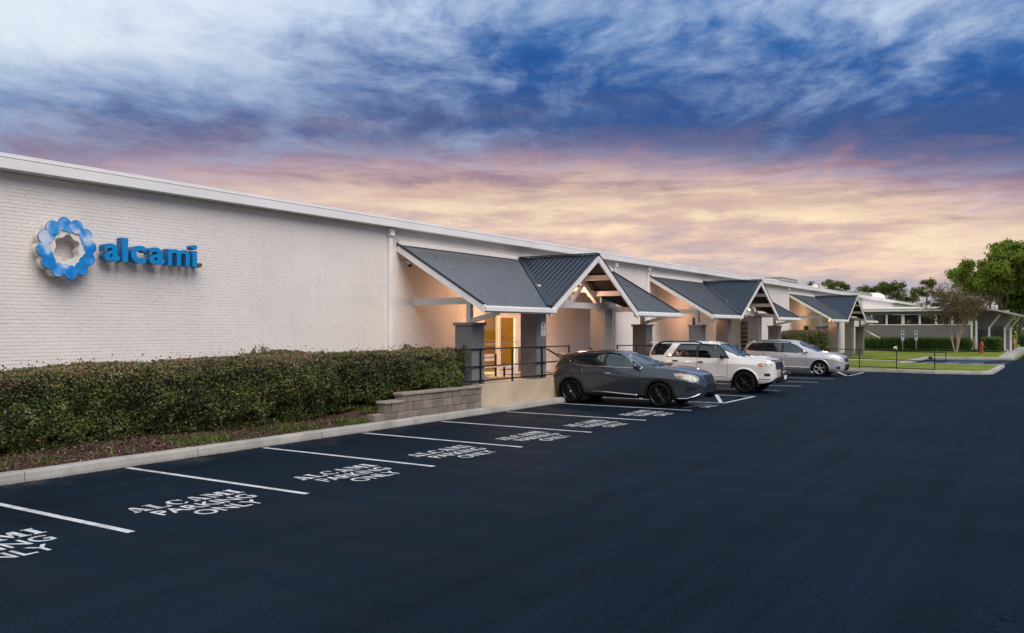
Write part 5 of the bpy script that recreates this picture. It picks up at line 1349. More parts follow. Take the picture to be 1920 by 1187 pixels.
def in_poly(px, pz, poly):
    r = np.zeros(len(px), bool); n = len(poly)
    for i in range(n):
        x0, z0 = poly[i]; x1, z1 = poly[(i + 1) % n]
        c = ((z0 > pz) != (z1 > pz)) & (px < (x1 - x0) * (pz - z0) / ((z1 - z0) if abs(z1 - z0) > 1e-9 else 1e-9) + x0)
        r ^= c
    return r
def car_paint(name, col, metal=0.0, flake=0.0, rough=0.28):
    m, T, b = base_mat(name)
    tc = T.n('ShaderNodeTexCoord'); v = tc.outputs['Object']
    n = T.noise(v, 1.4, 4.0, 0.6)
    f = T.maprange(n, 0.3, 0.7, 0.96, 1.04, smooth=False)
    if flake: f = T.m('MULTIPLY', f, T.maprange(T.noise(v, 900.0, 1.0), 0.3, 0.7, 1 - flake, 1 + flake, smooth=False))
    mx = T.n('ShaderNodeMix', data_type='RGBA', blend_type='MULTIPLY'); mx.inputs[0].default_value = 1.0
    mx.inputs[6].default_value = tuple(col) + (1,); T.link(T.comb(f, f, f), mx.inputs[7]); col_ = mx.outputs[2]
    # road dust gathered on the lower panels
    sp = T.n('ShaderNodeSeparateXYZ'); T.link(v, sp.inputs[0])
    du = T.m('MULTIPLY', T.maprange(sp.outputs[2], 0.55, 0.22), T.maprange(T.noise(v, 4.0, 4.0, 0.7), 0.35, 0.65, 0.1, 0.35))
    col_ = T.mix(du, col_, (0.12, 0.105, 0.09, 1))
    T.link(col_, b.inputs['Base Color']); b.inputs['Metallic'].default_value = metal; b.inputs['Roughness'].default_value = rough
    b.inputs['Coat Weight'].default_value = 1.0; b.inputs['Coat Roughness'].default_value = 0.03
    return m
M['paint_grey'] = car_paint('paint_grey', (0.052, 0.062, 0.076), 0.55, 0.10, 0.32)
M['paint_white'] = car_paint('paint_white', (0.72, 0.69, 0.65), 0.0, 0.0, 0.3)
M['paint_silver'] = car_paint('paint_silver', (0.58, 0.57, 0.58), 0.5, 0.06, 0.34)
M['car_glass'] = glass_mat('car_glass', (0.50, 0.60, 0.59), 1.9)
M['wind_glass'] = glass_mat('wind_glass', (0.60, 0.70, 0.68), 3.0)
M['privacy_glass'] = mat('privacy_glass', (0.010, 0.012, 0.015), 0.06, var=0.1, spec=1.0, coat=1.0)
M['black_trim'] = mat('black_trim', (0.010, 0.010, 0.011), 0.45, var=0.15)
M['rubber'] = mat('rubber', (0.008, 0.008, 0.008), 0.8, var=0.2, bump=0.2, bscale=30, spec=0.15)
M['rim_black'] = mat('rim_black', (0.014, 0.014, 0.016), 0.22, 0.5, var=0.1)
M['rim_alloy'] = mat('rim_alloy', (0.55, 0.55, 0.56), 0.28, 0.8, var=0.06)
M['chrome'] = mat('chrome', (0.75, 0.76, 0.78), 0.10, 1.0, var=0.04)
M['lens_clear'] = mat('lens_clear', (0.42, 0.41, 0.37), 0.30, 0.0, var=0.5, vscale=14)
M['lens_amber'] = mat('lens_amber', (0.60, 0.17, 0.05), 0.12, var=0.2, vscale=10, coat=1.0)
M['lens_red'] = mat('lens_red', (0.42, 0.015, 0.012), 0.10, var=0.2, vscale=10, coat=1.0)
M['interior'] = mat('interior', (0.045, 0.043, 0.042), 0.8, var=0.2)
M['seat_fabric'] = mat('seat_fabric', (0.10, 0.095, 0.085), 0.9, var=0.15)
M['well_black'] = mat('well_black', (0.005, 0.005, 0.005), 0.95)

class Body:
    def __init__(s, sp):
        s.sp = sp; s.L0, s.L1 = sp['x']
        for k in ('zt', 'zs', 'zb', 'ws', 'wm', 'tb', 'nn'): setattr(s, k, curve(sp[k]))
    def section(s, x, NS=56, NU=44):
        """half section (left side) from sill to roof centre: arrays y, z with shape (len(x), NS+NU)"""
        x = np.asarray(x, float)[:, None]; c = lambda f: f(x.ravel())[:, None]
        zb, zs, zt, ws, wm, tb, nn = (c(f) for f in (s.zb, s.zs, s.zt, s.ws, s.wm, s.tb, s.nn))
        zt = np.maximum(zt, zs + 0.004)
        v = np.linspace(0, 1, NS)[None]
        z1 = zb + v * (zs - zb)
        wb = wm * s.sp.get('tuck', 0.93)
        low = np.clip(1 - v / 0.22, 0, 1) ** 2; u0 = s.sp.get('u0', 0.6); up = np.clip((v - u0) / (1 - u0), 0, 1); up = up ** 1.25
        und = np.clip((u0 - v) / u0, 0, 1) ** 1.2 * s.sp.get('under', 0.02)       # side leans in below the crease
        y1 = wm - (wm - wb) * low + (ws - wm) * up - und
        cz = s.sp.get('crease')
        if cz:
            for z0, wd, amp in cz: y1 = y1 + amp * np.exp(-((z1 - z0 - s.sp.get('cr_slope', 0) * x) / wd) ** 2) * np.clip(wm / 0.9, 0, 1)
        # even steps up the glass, then even steps across the roof or hood
        k1 = NU * 5 // 8; qa = np.linspace(0, 0.90, k1 + 1)[1:]
        qa = np.repeat(qa[None], len(x), 0); ca = (1 - qa ** nn) ** (1 / nn)
        cb = ca[:, -1:] * np.linspace(1, 0, NU - k1 + 1)[None, 1:]; qb = (1 - cb ** nn) ** (1 / nn)
        q = np.concatenate([qa, qb], 1); cc_ = np.concatenate([ca, cb], 1)
        z2 = zs + (zt - zs) * q; y2 = ws * cc_ * (1 - tb * q)
        y2[:, -1] = 0
        return np.concatenate([y1, y2], 1), np.concatenate([z1, z2], 1)
    def side_y(s, x, z):
        Y, Z = s.section(np.array([x])); k = int(np.argmax(Z[0])) ; return float(np.interp(z, Z[0][:k + 1], Y[0][:k + 1]))
    def top_z(s, x, y):
        Y, Z = s.section(np.array([x])); o = slice(55, None); return float(np.interp(abs(y), Y[0][o][::-1], Z[0][o][::-1]))
def build_car(root, sp, classes, wheel_r, wheels, arch_r):
    B = Body(sp); L0, L1 = B.L0, B.L1
    e = np.linspace(0, 1, 22) ** 1.7
    xs = np.unique(np.round(np.concatenate([L0 + 0.22 * e, np.linspace(L0 + 0.22, L1 - 0.25, 300), L1 - 0.25 * e]), 5))
    Y, Z = B.section(xs); n, k = Y.shape
    V = []; 
    for sgn in (-1, 1):
        G = np.stack([np.repeat(xs[:, None], k, 1), sgn * Y, Z], -1)
        V.append(G.reshape(-1, 3))
    V = np.concatenate(V)
    idx = np.arange(n * k).reshape(n, k)
    Fs = []
    for s_, o in ((-1, 0), (1, n * k)):
        q = np.stack([idx[:-1, :-1], idx[1:, :-1], idx[1:, 1:], idx[:-1, 1:]], -1).reshape(-1, 4) + o
        Fs.append(q if s_ < 0 else q[:, ::-1])
    F = np.concatenate(Fs)
    # end caps: strip joining left and right rails of the end sections
    caps = []
    for ring, rev in ((idx[0], False), (idx[-1], True)):
        a = ring[:-1]; b = ring[1:]
        q = np.stack([a, b, b + n * k, a + n * k], 1); caps.append(q if not rev else q[:, ::-1])
    F = np.concatenate([F] + caps)
    # snap to wheel-arch circle
    for wx in wheels:
        dx = V[:, 0] - wx; dz = V[:, 2] - wheel_r; r = np.hypot(dx, dz)
        sn = (np.abs(r - arch_r) < 0.016) & (np.abs(V[:, 1]) > 0.5) & (dz > -0.3)
        V[sn, 0] = wx + dx[sn] / r[sn] * arch_r; V[sn, 2] = wheel_r + dz[sn] / r[sn] * arch_r
    C = V[F].mean(1)
    nv = np.cross(V[F[:, 2]] - V[F[:, 0]], V[F[:, 3]] - V[F[:, 1]]); nv /= np.linalg.norm(nv, axis=1)[:, None] + 1e-12
    dead = np.zeros(len(F), bool)
    for wx in wheels: dead |= (np.hypot(C[:, 0] - wx, C[:, 2] - wheel_r) < arch_r) & (np.abs(C[:, 1]) > 0.45) & (C[:, 2] < wheel_r + arch_r)
    lab = np.full(len(F), -1); lab[dead] = -2
    for ci, (nm, m, pred, inset) in enumerate(classes):
        hit = pred(C, nv) & (lab == -1); lab[hit] = ci
    def emit(nm, m, sel, inset=0.0):
        f = F[sel]
        if len(f) == 0: return None
        u, inv = np.unique(f, return_inverse=True)
        P = V[u].copy(); ff = inv.reshape(f.shape)
        if inset:
            nn_ = np.zeros_like(P)
            for j in range(4): np.add.at(nn_, ff[:, j], nv[sel])
            nn_ /= np.linalg.norm(nn_, axis=1)[:, None] + 1e-9; P = P - nn_ * inset
        return np_mesh(nm, P, ff, m, root, smooth=True, local=True)
    emit('body', sp['paint'], lab == -1)
    for ci, (nm, m, pred, inset) in enumerate(classes):
        both = nm.startswith('=')
        if both: emit(nm[1:], m, lab == ci, inset)
        else:
            for sg in (-1, 1): emit(nm, m, (lab == ci) & (np.sign(C[:, 1]) == sg), inset)
    # dark inner shell: floor, wheel wells and pillars seen through gaps
    bm = bmesh.new(); zc = wheel_r
    add_box(bm, L0 + 0.25, L1 - 0.30, -0.60, 0.60, sp['zb'][len(sp['zb']) // 2][1] + 0.02, 0.55)
    for wx in wheels:
        for sg in (-1, 1):
            prof = []
            for a in np.linspace(-0.35, math.pi + 0.35, 20): prof.append((wx + (arch_r + 0.015) * math.cos(a), zc + (arch_r + 0.015) * math.sin(a)))
            y0, y1 = sg * 0.52, sg * (B.side_y(wx, zc + arch_r + 0.03) - 0.02)
            r0 = [bm.verts.new((x, y0, z)) for x, z in prof]; r1 = [bm.verts.new((x, y1, z)) for x, z in prof]
            for i in range(len(prof) - 1): bm.faces.new((r0[i], r0[i + 1], r1[i + 1], r1[i]))
            bm.faces.new(r0)
    o = bm_obj('underbody', bm, M['well_black'], root, local=True)
    return B
def wheel(root, x, y, r, w, rim_r, side, nsp, m_rim, style='split'):
    """wheel centred at (x, y, r); side -1 faces the camera"""
    hub = bmesh.new(); add_lathe(hub, [(0.0, -0.03), (rim_r * 0.9, -0.03), (rim_r * 0.9, 0.03), (0, 0.03)], 28, (0, 0, 0), 'y')
    H = bm_obj('wheel', hub, M['well_black'], root, local=True); H.location = (x, y, r)
    bm = bmesh.new()
    pr = [(rim_r, -w / 2 + 0.012), (rim_r + 0.015, -w / 2), (r - 0.05, -w / 2 - 0.006), (r - 0.018, -w / 2 + 0.015), (r, -w / 2 + 0.045), (r + 0.001, 0), (r, w / 2 - 0.045), (r - 0.018, w / 2 - 0.015), (r - 0.05, w / 2 + 0.006), (rim_r + 0.015, w / 2), (rim_r, w / 2 - 0.012)]
    add_lathe(bm, pr, 40, (0, 0, 0), 'y', False); bm_obj('tyre', bm, M['rubber'], H, smooth=True, local=True)
    bm = bmesh.new(); s = side
    add_lathe(bm, [(rim_r - 0.03, s * (w / 2 - 0.075)), (rim_r - 0.012, s * (w / 2 - 0.02)), (rim_r + 0.004, s * (w / 2 + 0.002)), (rim_r + 0.006, s * (w / 2 - 0.02))], 36, (0, 0, 0), 'y', False)
    yf = s * (w / 2 - 0.035)
    for kx in range(nsp):
        a = 2 * math.pi * kx / nsp + 0.3
        offs = (-0.13, 0.13) if style == 'split' else (0.0,)
        for of in offs:
            a2 = a + of
            add_beam(bm, (0.05 * math.cos(a), yf + s * 0.004, 0.05 * math.sin(a)), ((rim_r - 0.012) * math.cos(a2), yf - s * 0.006, (rim_r - 0.012) * math.sin(a2)), 0.028 if style == 'split' else 0.06, 0.03, (0, 1, 0), 0.005)
    add_lathe(bm, [(0.075, yf - s * 0.03), (0.072, yf + s * 0.010), (0.045, yf + s * 0.018), (0.0, yf + s * 0.018)], 18, (0, 0, 0), 'y')
    bm_obj('rim', bm, m_rim, H, local=True)
    if m_rim is M['rim_black']:
        bm = bmesh.new(); add_lathe(bm, [(0.032, yf + s * 0.0185), (0.030, yf + s * 0.022), (0, yf + s * 0.022)], 14, (0, 0, 0), 'y'); bm_obj('centre_cap', bm, M['chrome'], H, local=True)
    return H
def strip_on_side(name, root, B, pts, rad, m, sgn, off=0.004, flat=None):
    """thin moulding following the body side through (x,z) points"""
    P = []
    for (x0, z0), (x1, z1) in zip(pts, pts[1:]):
        k = max(2, int(math.hypot(x1 - x0, z1 - z0) / 0.05))
        for i in range(k): t = i / k; P.append((x0 + (x1 - x0) * t, z0 + (z1 - z0) * t))
    P.append(pts[-1])
    bm = bmesh.new(); add_tube(bm, [(x, sgn * (B.side_y(x, z) + off), z) for x, z in P], rad, 6)
    return bm_obj(name, bm, m, root, smooth=True, local=True)
def handles(root, B, pts, m, w=0.17, hgt=0.032):
    for sgn in (-1, 1):
        for x, z in pts:
            y = sgn * (B.side_y(x, z) + 0.018)
            box('door_handle', x - w / 2, x + w / 2, y - 0.014, y + 0.014, z - hgt / 2, z + hgt / 2, m, root, 0.009, local=True)
def mirrors(root, B, x, z, m, sz=(0.16, 0.22, 0.15), zo=0.0):
    for sgn in (-1, 1):
        y = sgn * (B.side_y(x, z) + sz[1] * 0.52)
        bm = bmesh.new(); bmesh.ops.create_uvsphere(bm, u_segments=14, v_segments=8, radius=0.5)
        for v in bm.verts:
            c = v.co; c.x *= sz[0] * (1.0 if c.x > 0 else 0.45); c.y *= sz[1]; c.z *= sz[2]
            c += Vector((x, y, z + zo))
        o = bm_obj('mirror', bm, m, root, smooth=True, local=True)
        bm = bmesh.new(); add_beam(bm, (x, sgn * (B.side_y(x, z - 0.05) - 0.02), z - 0.05), (x, y, z - 0.02), 0.05, 0.03); bm_obj('stalk', bm, M['black_trim'], o, local=True)
def interior(root, x0, x1, w, zf, seats, zseat=1.0):
    box('dashboard', x1 - 0.35, x1, -w, w, zf, zf + 0.32, M['interior'], root, 0.05, local=True)
    box('cabin_floor', x0, x1, -w, w, 0.56, 0.62, M['interior'], root, local=True)
    for x in seats:
        for y in (-0.36, 0.36):
            s = box('seat', x - 0.05, x + 0.42, y - 0.24, y + 0.24, 0.62, zf - 0.05, M['seat_fabric'], root, 0.05, local=True)
            bm = bmesh.new(); add_beam(bm, (x, y, zf - 0.1), (x - 0.16, y, zf + 0.40), 0.44, 0.14, (1, 0, 0.2), 0.04); bm_obj('seat_back', bm, M['seat_fabric'], s, local=True)
            bm = bmesh.new(); add_beam(bm, (x - 0.17, y, zf + 0.40), (x - 0.20, y, zf + 0.56), 0.24, 0.09, (1, 0, 0.2), 0.03); bm_obj('headrest', bm, M['seat_fabric'], s, local=True)
    for sgn in (1,):
        bm = bmesh.new(); c = Vector((x1 - 0.45, 0.36, zf + 0.22)); pts = [c + Vector((0.10 * math.sin(a) * 0.4, 0.18 * math.cos(a), 0.18 * math.sin(a))) for a in np.linspace(0, 6.283, 17)]
        add_tube(bm, pts, 0.015, 6, cap=False); bm_obj('steering_wheel', bm, M['black_trim'], root, local=True)
def wipers(root, B, x, ys, m=None):
    for y0, y1 in ys:
        bm = bmesh.new(); add_beam(bm, (x, y0, B.top_z(x, y0) + 0.015), (x - 0.10, y1, B.top_z(x - 0.10, y1) + 0.02), 0.02, 0.015); bm_obj('wiper', bm, M['black_trim'], root, local=True)
def inp(poly, extra=None):
    def f(C, N):
        r = in_poly(C[:, 0], C[:, 2], poly) & (np.abs(C[:, 1]) > 0.30)
        return r if extra is None else r & extra(C, N)
    return f
sidey = lambda C, N: np.abs(N[:, 1]) > 0.45

# ---- grey crossover (nearest)
cg = thing('parked_car', 'dark grey crossover backed in nearest the railing, with black wheels and chrome trim', 'car', (-11.17, 24.28, 0), 'vehicles parked nose-out by the porches')
spg = dict(x=(-2.46, 2.45), paint=M['paint_grey'], tuck=0.93, u0=0.72, under=0.05,
  zt=[(-2.46, 0.90), (-2.44, 1.06), (-2.40, 1.20), (-2.34, 1.35), (-2.27, 1.455), (-2.15, 1.525), (-1.9, 1.58), (-1.5, 1.63), (-1.0, 1.655), (-0.6, 1.645), (-0.2, 1.60), (0.05, 1.53), (0.40, 1.41), (0.80, 1.27), (1.05, 1.20), (1.4, 1.18), (1.8, 1.125), (2.1, 1.05), (2.28, 0.98), (2.38, 0.90), (2.45, 0.70)],
  zs=[(-2.46, 0.80), (-2.42, 0.92), (-2.35, 1.02), (-2.2, 1.10), (-1.9, 1.18), (-1.74, 1.22), (-1.5, 1.185), (-1.2, 1.155), (-0.6, 1.145), (0.1, 1.105), (0.65, 1.09), (1.1, 1.10), (1.5, 1.085), (1.9, 1.025), (2.15, 0.95), (2.33, 0.86), (2.45, 0.65)],
  zb=[(-2.46, 0.52), (-2.38, 0.36), (-2.2, 0.28), (-1.2, 0.24), (0.4, 0.24), (1.6, 0.23), (2.1, 0.22), (2.3, 0.27), (2.40, 0.34), (2.45, 0.44)],
  ws=[(-2.46, 0.66), (-2.40, 0.76), (-2.2, 0.83), (-1.7, 0.87), (-1.0, 0.885), (0.3, 0.88), (0.8, 0.87), (1.4, 0.84), (1.9, 0.78), (2.15, 0.70), (2.33, 0.56), (2.45, 0.40)],
  wm=[(-2.46, 0.74), (-2.38, 0.86), (-2.1, 0.93), (-1.6, 0.965), (-1.0, 0.945), (0.2, 0.945), (0.8, 0.955), (1.3, 0.96), (1.75, 0.93), (2.05, 0.86), (2.28, 0.70), (2.40, 0.54), (2.45, 0.46)],
  tb=[(-2.46, 0.0), (-2.3, 0.10), (-1.9, 0.20), (-1.0, 0.22), (0.0, 0.22), (0.5, 0.16), (1.0, 0.05), (1.4, 0.0), (2.45, 0.0)],
  nn=[(-2.46, 3.0), (-1.9, 3.6), (0.0, 3.6), (0.8, 3.0), (1.3, 2.6), (2.45, 2.4)])
dlo_top = [(-1.86, 1.30), (-1.74, 1.46), (-1.40, 1.525), (-0.95, 1.555), (-0.55, 1.555), (-0.20, 1.51), (0.12, 1.41), (0.40, 1.275), (0.66, 1.125)]
g_q = [(-1.80, 1.29), (-1.72, 1.465), (-1.44, 1.512), (-1.50, 1.215)]
g_r = [(-1.40, 1.505), (-0.64, 1.545), (-0.66, 1.165), (-1.36, 1.185), (-1.44, 1.21)]
g_f = [(-0.54, 1.545), (-0.22, 1.50), (0.10, 1.40), (0.38, 1.265), (0.56, 1.130), (-0.54, 1.16)]
g_blk = [(-2.36, 1.27), (-2.28, 1.41), (-2.10, 1.475), (-1.74, 1.510), (-1.30, 1.54), (-0.9, 1.570), (-0.5, 1.572), (-0.18, 1.530), (0.16, 1.42), (0.42, 1.295), (0.70, 1.12), (0.0, 1.13), (-0.6, 1.155), (-1.3, 1.175), (-1.74, 1.255), (-2.02, 1.21), (-2.38, 1.16)]
wx_g = (-1.725, 1.215); wr_g = 0.365; ar_g = 0.415
clad = lambda C, N: (np.minimum(np.hypot(C[:, 0] - wx_g[0], C[:, 2] - wr_g), np.hypot(C[:, 0] - wx_g[1], C[:, 2] - wr_g)) < ar_g + 0.06) & (np.abs(C[:, 1]) > 0.5) & (C[:, 2] < wr_g + ar_g + 0.06)
ws_pred = lambda x0, x1, w: (lambda C, N: (C[:, 0] > x0) & (C[:, 0] < x1) & (N[:, 2] > 0.2) & (N[:, 0] > 0.12) & (np.abs(C[:, 1]) < w))
cls_g = [('door_window', M['car_glass'], inp(g_f), 0.006), ('door_window', M['privacy_glass'], inp(g_r), 0.006), ('quarter_window', M['privacy_glass'], inp(g_q), 0.006),
  ('=windshield', M['wind_glass'], lambda C, N: (C[:, 0] > 0.02) & (C[:, 0] < 1.06) & (N[:, 0] > 0.15) & (np.abs(C[:, 1]) < 0.72 - 0.02 * C[:, 0]) & (C[:, 2] > B_hood(C)), 0.006),
  ('=rear_window', M['privacy_glass'], lambda C, N: (C[:, 0] < -2.24) & (C[:, 0] > -2.42) & (C[:, 2] > 1.12) & (np.abs(C[:, 1]) < 0.66), 0.006),
  ('window_surround', M['black_trim'], inp(g_blk), 0.002),
  ('taillight', M['lens_red'], inp([(-2.5, 1.10), (-2.18, 1.105), (-2.22, 1.035), (-2.40, 0.985), (-2.5, 1.0)]), 0.0),
  ('headlight', M['lens_clear'], inp([(1.62, 0.995), (1.85, 1.01), (2.12, 0.95), (2.32, 0.85), (2.28, 0.79), (1.98, 0.835), (1.74, 0.89)]), 0.004),
  ('=grille', M['black_trim'], lambda C, N: (C[:, 0] > 2.18) & (np.abs(C[:, 1]) < 0.36 - 0.25 * (0.92 - C[:, 2])) & (C[:, 2] > 0.58) & (C[:, 2] < 0.945) & (N[:, 0] > 0.3), 0.012),
  ('fog_recess', M['black_trim'], inp([(2.02, 0.60), (2.26, 0.62), (2.24, 0.50), (2.02, 0.50)]), 0.012),
  ('arch_cladding', M['black_trim'], lambda C, N: clad(C, N) & (C[:, 0] > -0.3), -0.010), ('arch_cladding', M['black_trim'], lambda C, N: clad(C, N) & (C[:, 0] <= -0.3), -0.010),
  ('sill_cladding', M['black_trim'], lambda C, N: (C[:, 2] < 0.34) & (np.abs(C[:, 1]) > 0.3) & (C[:, 0] < 0.9) & (C[:, 0] > -1.4), -0.004),
  ('rear_door', M['paint_grey'], inp([(-1.36, 1.24), (-1.30, 0.72), (-1.12, 0.42), (-0.60, 0.42), (-0.60, 1.24)], sidey), 0.0),
  ('front_door', M['paint_grey'], inp([(-0.60, 1.24), (-0.60, 0.42), (0.52, 0.42), (0.58, 0.80), (0.60, 1.24)], sidey), 0.0)]
def B_hood(C): return 1.185 + 0 * C[:, 0]
Bg = build_car(cg, spg, cls_g, wr_g, wx_g, ar_g)
for x in wx_g:
    for sg in (-1, 1): wheel(cg, x, sg * 0.825, wr_g, 0.235, 0.262, sg, 10, M['rim_black'])
for sg in (-1, 1):
    strip_on_side('chrome_strip', cg, Bg, [(-1.80, 1.295), (-1.68, 1.225), (-1.45, 1.175), (-0.95, 1.155), (-0.3, 1.135), (0.62, 1.115)], 0.013, M['chrome'], sg)
    strip_on_side('chrome_strip', cg, Bg, [(-1.72, 1.478), (-1.35, 1.54), (-0.9, 1.565), (-0.52, 1.565), (-0.17, 1.522), (0.14, 1.418), (0.42, 1.285), (0.66, 1.13)], 0.013, M['chrome'], sg)
    strip_on_side('sill_trim', cg, Bg, [(-1.0, 0.405), (-0.5, 0.38), (0.1, 0.345), (0.50, 0.325)], 0.024, M['chrome'], sg, 0.008)
    strip_on_side('door_seam', cg, Bg, [(-0.60, 1.14), (-0.60, 0.44)], 0.005, M['well_black'], sg, -0.001)
    strip_on_side('door_seam', cg, Bg, [(0.60, 1.09), (0.58, 0.80), (0.52, 0.46)], 0.005, M['well_black'], sg, -0.001)
    strip_on_side('door_seam', cg, Bg, [(-1.42, 1.16), (-1.32, 0.72), (-1.14, 0.46)], 0.005, M['well_black'], sg, -0.001)
    strip_on_side('bumper_trim', cg, Bg, [(1.72, 0.275), (2.02, 0.285), (2.22, 0.345), (2.36, 0.43)], 0.020, M['chrome'], sg, 0.004)
    strip_on_side('turn_lamp', cg, Bg, [(1.76, 0.93), (1.90, 0.90)], 0.030, M['lens_amber'], sg, -0.010)
    strip_on_side('grille_bar', cg, Bg, [(2.14, 0.91), (2.28, 0.74), (2.34, 0.64)], 0.018, M['chrome'], sg, 0.004)
    tube('roof_rail', [(-1.75, sg * 0.60, Bg.top_z(-1.75, 0.6) + 0.012), (-1.2, sg * 0.61, Bg.top_z(-1.2, 0.61) + 0.035), (-0.6, sg * 0.61, Bg.top_z(-0.6, 0.61) + 0.035), (-0.1, sg * 0.59, Bg.top_z(-0.1, 0.59) + 0.012)], 0.014, M['black_trim'], cg, 6, local=True)
handles(cg, Bg, [(-1.40, 1.01), (-0.44, 0.945)], M['chrome'])
mirrors(cg, Bg, 0.46, 1.19, M['paint_grey'], (0.20, 0.26, 0.18))
interior(cg, -1.6, 1.0, 0.72, 0.92, (-0.95, 0.05))
wipers(cg, Bg, 1.07, ((-0.55, -0.05), (0.1, 0.6)))
bm = bmesh.new(); add_beam(bm, (-2.30, -0.58, 1.475), (-2.30, 0.58, 1.475), 0.22, 0.04, (0.3, 0, 1), 0.012); bm_obj('spoiler', bm, M['black_trim'], cg, local=True)
bm = bmesh.new(); add_lathe(bm, [(0.062, 0.0), (0.062, 0.012), (0.048, 0.016), (0.045, 0.006)], 20, (2.34, 0, 0.76), 'x'); bm_obj('emblem', bm, M['chrome'], cg, local=True)
bm = bmesh.new(); add_beam(bm, (-1.45, 0.0, 1.63), (-1.58, 0, 1.70), 0.05, 0.04, (0, 1, 0), 0.01); bm_obj('roof_fin', bm, M['paint_grey'], cg, local=True)

# ---- white body-on-frame SUV
cw = thing('parked_car', 'white boxy off-road vehicle with black wheels, roof rack and front bull bar', 'car', (-10.98, 30.95, 0), 'vehicles parked nose-out by the porches')
spw = dict(x=(-2.32, 2.42), paint=M['paint_white'], tuck=0.96, u0=0.78, under=0.03,
  zt=[(-2.32, 0.92), (-2.30, 1.25), (-2.27, 1.42), (-2.24, 1.60), (-2.19, 1.72), (-2.05, 1.80), (-1.4, 1.84), (-0.6, 1.84), (0.0, 1.82), (0.32, 1.765), (0.50, 1.70), (0.75, 1.56), (1.0, 1.42), (1.18, 1.325), (1.32, 1.29), (1.7, 1.275), (2.05, 1.24), (2.22, 1.20), (2.33, 1.145), (2.39, 1.06), (2.42, 0.80)],
  zs=[(-2.32, 0.88), (-2.29, 1.10), (-2.2, 1.23), (-1.8, 1.255), (-0.4, 1.235), (0.5, 1.215), (1.1, 1.21), (1.6, 1.20), (2.0, 1.175), (2.2, 1.14), (2.33, 1.075), (2.39, 0.97), (2.42, 0.74)],
  zb=[(-2.32, 0.58), (-2.26, 0.46), (-1.9, 0.42), (-0.8, 0.40), (0.6, 0.39), (1.5, 0.38), (1.9, 0.36), (2.2, 0.40), (2.34, 0.46), (2.42, 0.56)],
  ws=[(-2.32, 0.78), (-2.28, 0.84), (-2.0, 0.885), (-1.0, 0.90), (0.6, 0.90), (1.3, 0.88), (1.9, 0.85), (2.15, 0.82), (2.30, 0.76), (2.38, 0.66), (2.42, 0.50)],
  wm=[(-2.32, 0.82), (-2.27, 0.89), (-2.0, 0.94), (-1.4, 0.965), (-0.7, 0.935), (0.4, 0.935), (1.0, 0.96), (1.5, 0.965), (1.95, 0.93), (2.15, 0.89), (2.30, 0.81), (2.38, 0.69), (2.42, 0.55)],
  tb=[(-2.32, 0.02), (-2.1, 0.13), (-1.0, 0.15), (0.3, 0.15), (0.8, 0.11), (1.15, 0.03), (1.4, 0.0), (2.42, 0.0)],
  nn=[(-2.32, 4.0), (-1.9, 4.6), (0.3, 4.6), (1.0, 4.0), (1.4, 3.2), (2.42, 3.0)])
w_q = [(-2.03, 1.735), (-1.36, 1.745), (-1.40, 1.66), (-1.66, 1.315), (-2.16, 1.30), (-2.20, 1.35)]
w_r = [(-1.02, 1.700), (-0.39, 1.70), (-0.40, 1.265), (-1.30, 1.285)]
w_f = [(-0.30, 1.70), (0.30, 1.685), (0.44, 1.63), (0.60, 1.49), (0.78, 1.245), (-0.30, 1.255)]
w_tr = [(-1.06, 1.735), (-0.3, 1.745), (0.34, 1.725), (0.50, 1.65), (0.66, 1.50), (0.86, 1.225), (-0.30, 1.235), (-0.42, 1.24), (-1.36, 1.262)]
wx_w = (-1.39, 1.415); wr_w = 0.395; ar_w = 0.465
cls_w = [('door_window', M['car_glass'], inp(w_f), 0.006), ('door_window', M['privacy_glass'], inp(w_r), 0.006), ('quarter_window', M['privacy_glass'], inp(w_q), 0.008),
  ('=windshield', M['wind_glass'], lambda C, N: (C[:, 0] > 0.40) & (C[:, 0] < 1.24) & (N[:, 0] > 0.2) & (np.abs(C[:, 1]) < 0.76) & (C[:, 2] > 1.31), 0.006),
  ('=rear_window', M['privacy_glass'], lambda C, N: (C[:, 0] < -2.15) & (C[:, 2] > 1.32) & (C[:, 2] < 1.68) & (np.abs(C[:, 1]) < 0.66), 0.006),
  ('window_surround', M['black_trim'], inp(w_tr), 0.003),
  ('taillight', M['lens_red'], inp([(-2.4, 1.22), (-2.14, 1.22), (-2.12, 0.95), (-2.4, 0.95)]), 0.0),
  ('turn_lamp', M['lens_amber'], inp([(1.86, 1.06), (2.03, 1.085), (2.06, 0.96), (1.96, 0.945)]), 0.002),
  ('headlight', M['lens_clear'], inp([(2.03, 1.09), (2.33, 1.07), (2.36, 0.945), (2.05, 0.955)]), 0.004),
  ('=grille', M['black_trim'], lambda C, N: (C[:, 0] > 2.20) & (np.abs(C[:, 1]) < 0.50) & (C[:, 2] > 0.85) & (C[:, 2] < 1.13) & (N[:, 0] > 0.3), 0.014),
  ('fog_recess', M['black_trim'], inp([(2.10, 0.72), (2.30, 0.73), (2.30, 0.62), (2.12, 0.62)]), 0.012),
  ('rocker', M['black_trim'], lambda C, N: (C[:, 2] < 0.425) & (np.abs(C[:, 1]) > 0.3) & (C[:, 0] < 1.0) & (C[:, 0] > -1.1), 0.0),
  ('rear_door', M['paint_white'], inp([(-1.30, 1.245), (-1.24, 0.95), (-0.96, 0.48), (-0.36, 0.48), (-0.36, 1.245)], sidey), 0.0),
  ('front_door', M['paint_white'], inp([(-0.36, 1.245), (-0.36, 0.48), (0.80, 0.48), (0.80, 1.245)], sidey), 0.0)]
Bw = build_car(cw, spw, cls_w, wr_w, wx_w, ar_w)
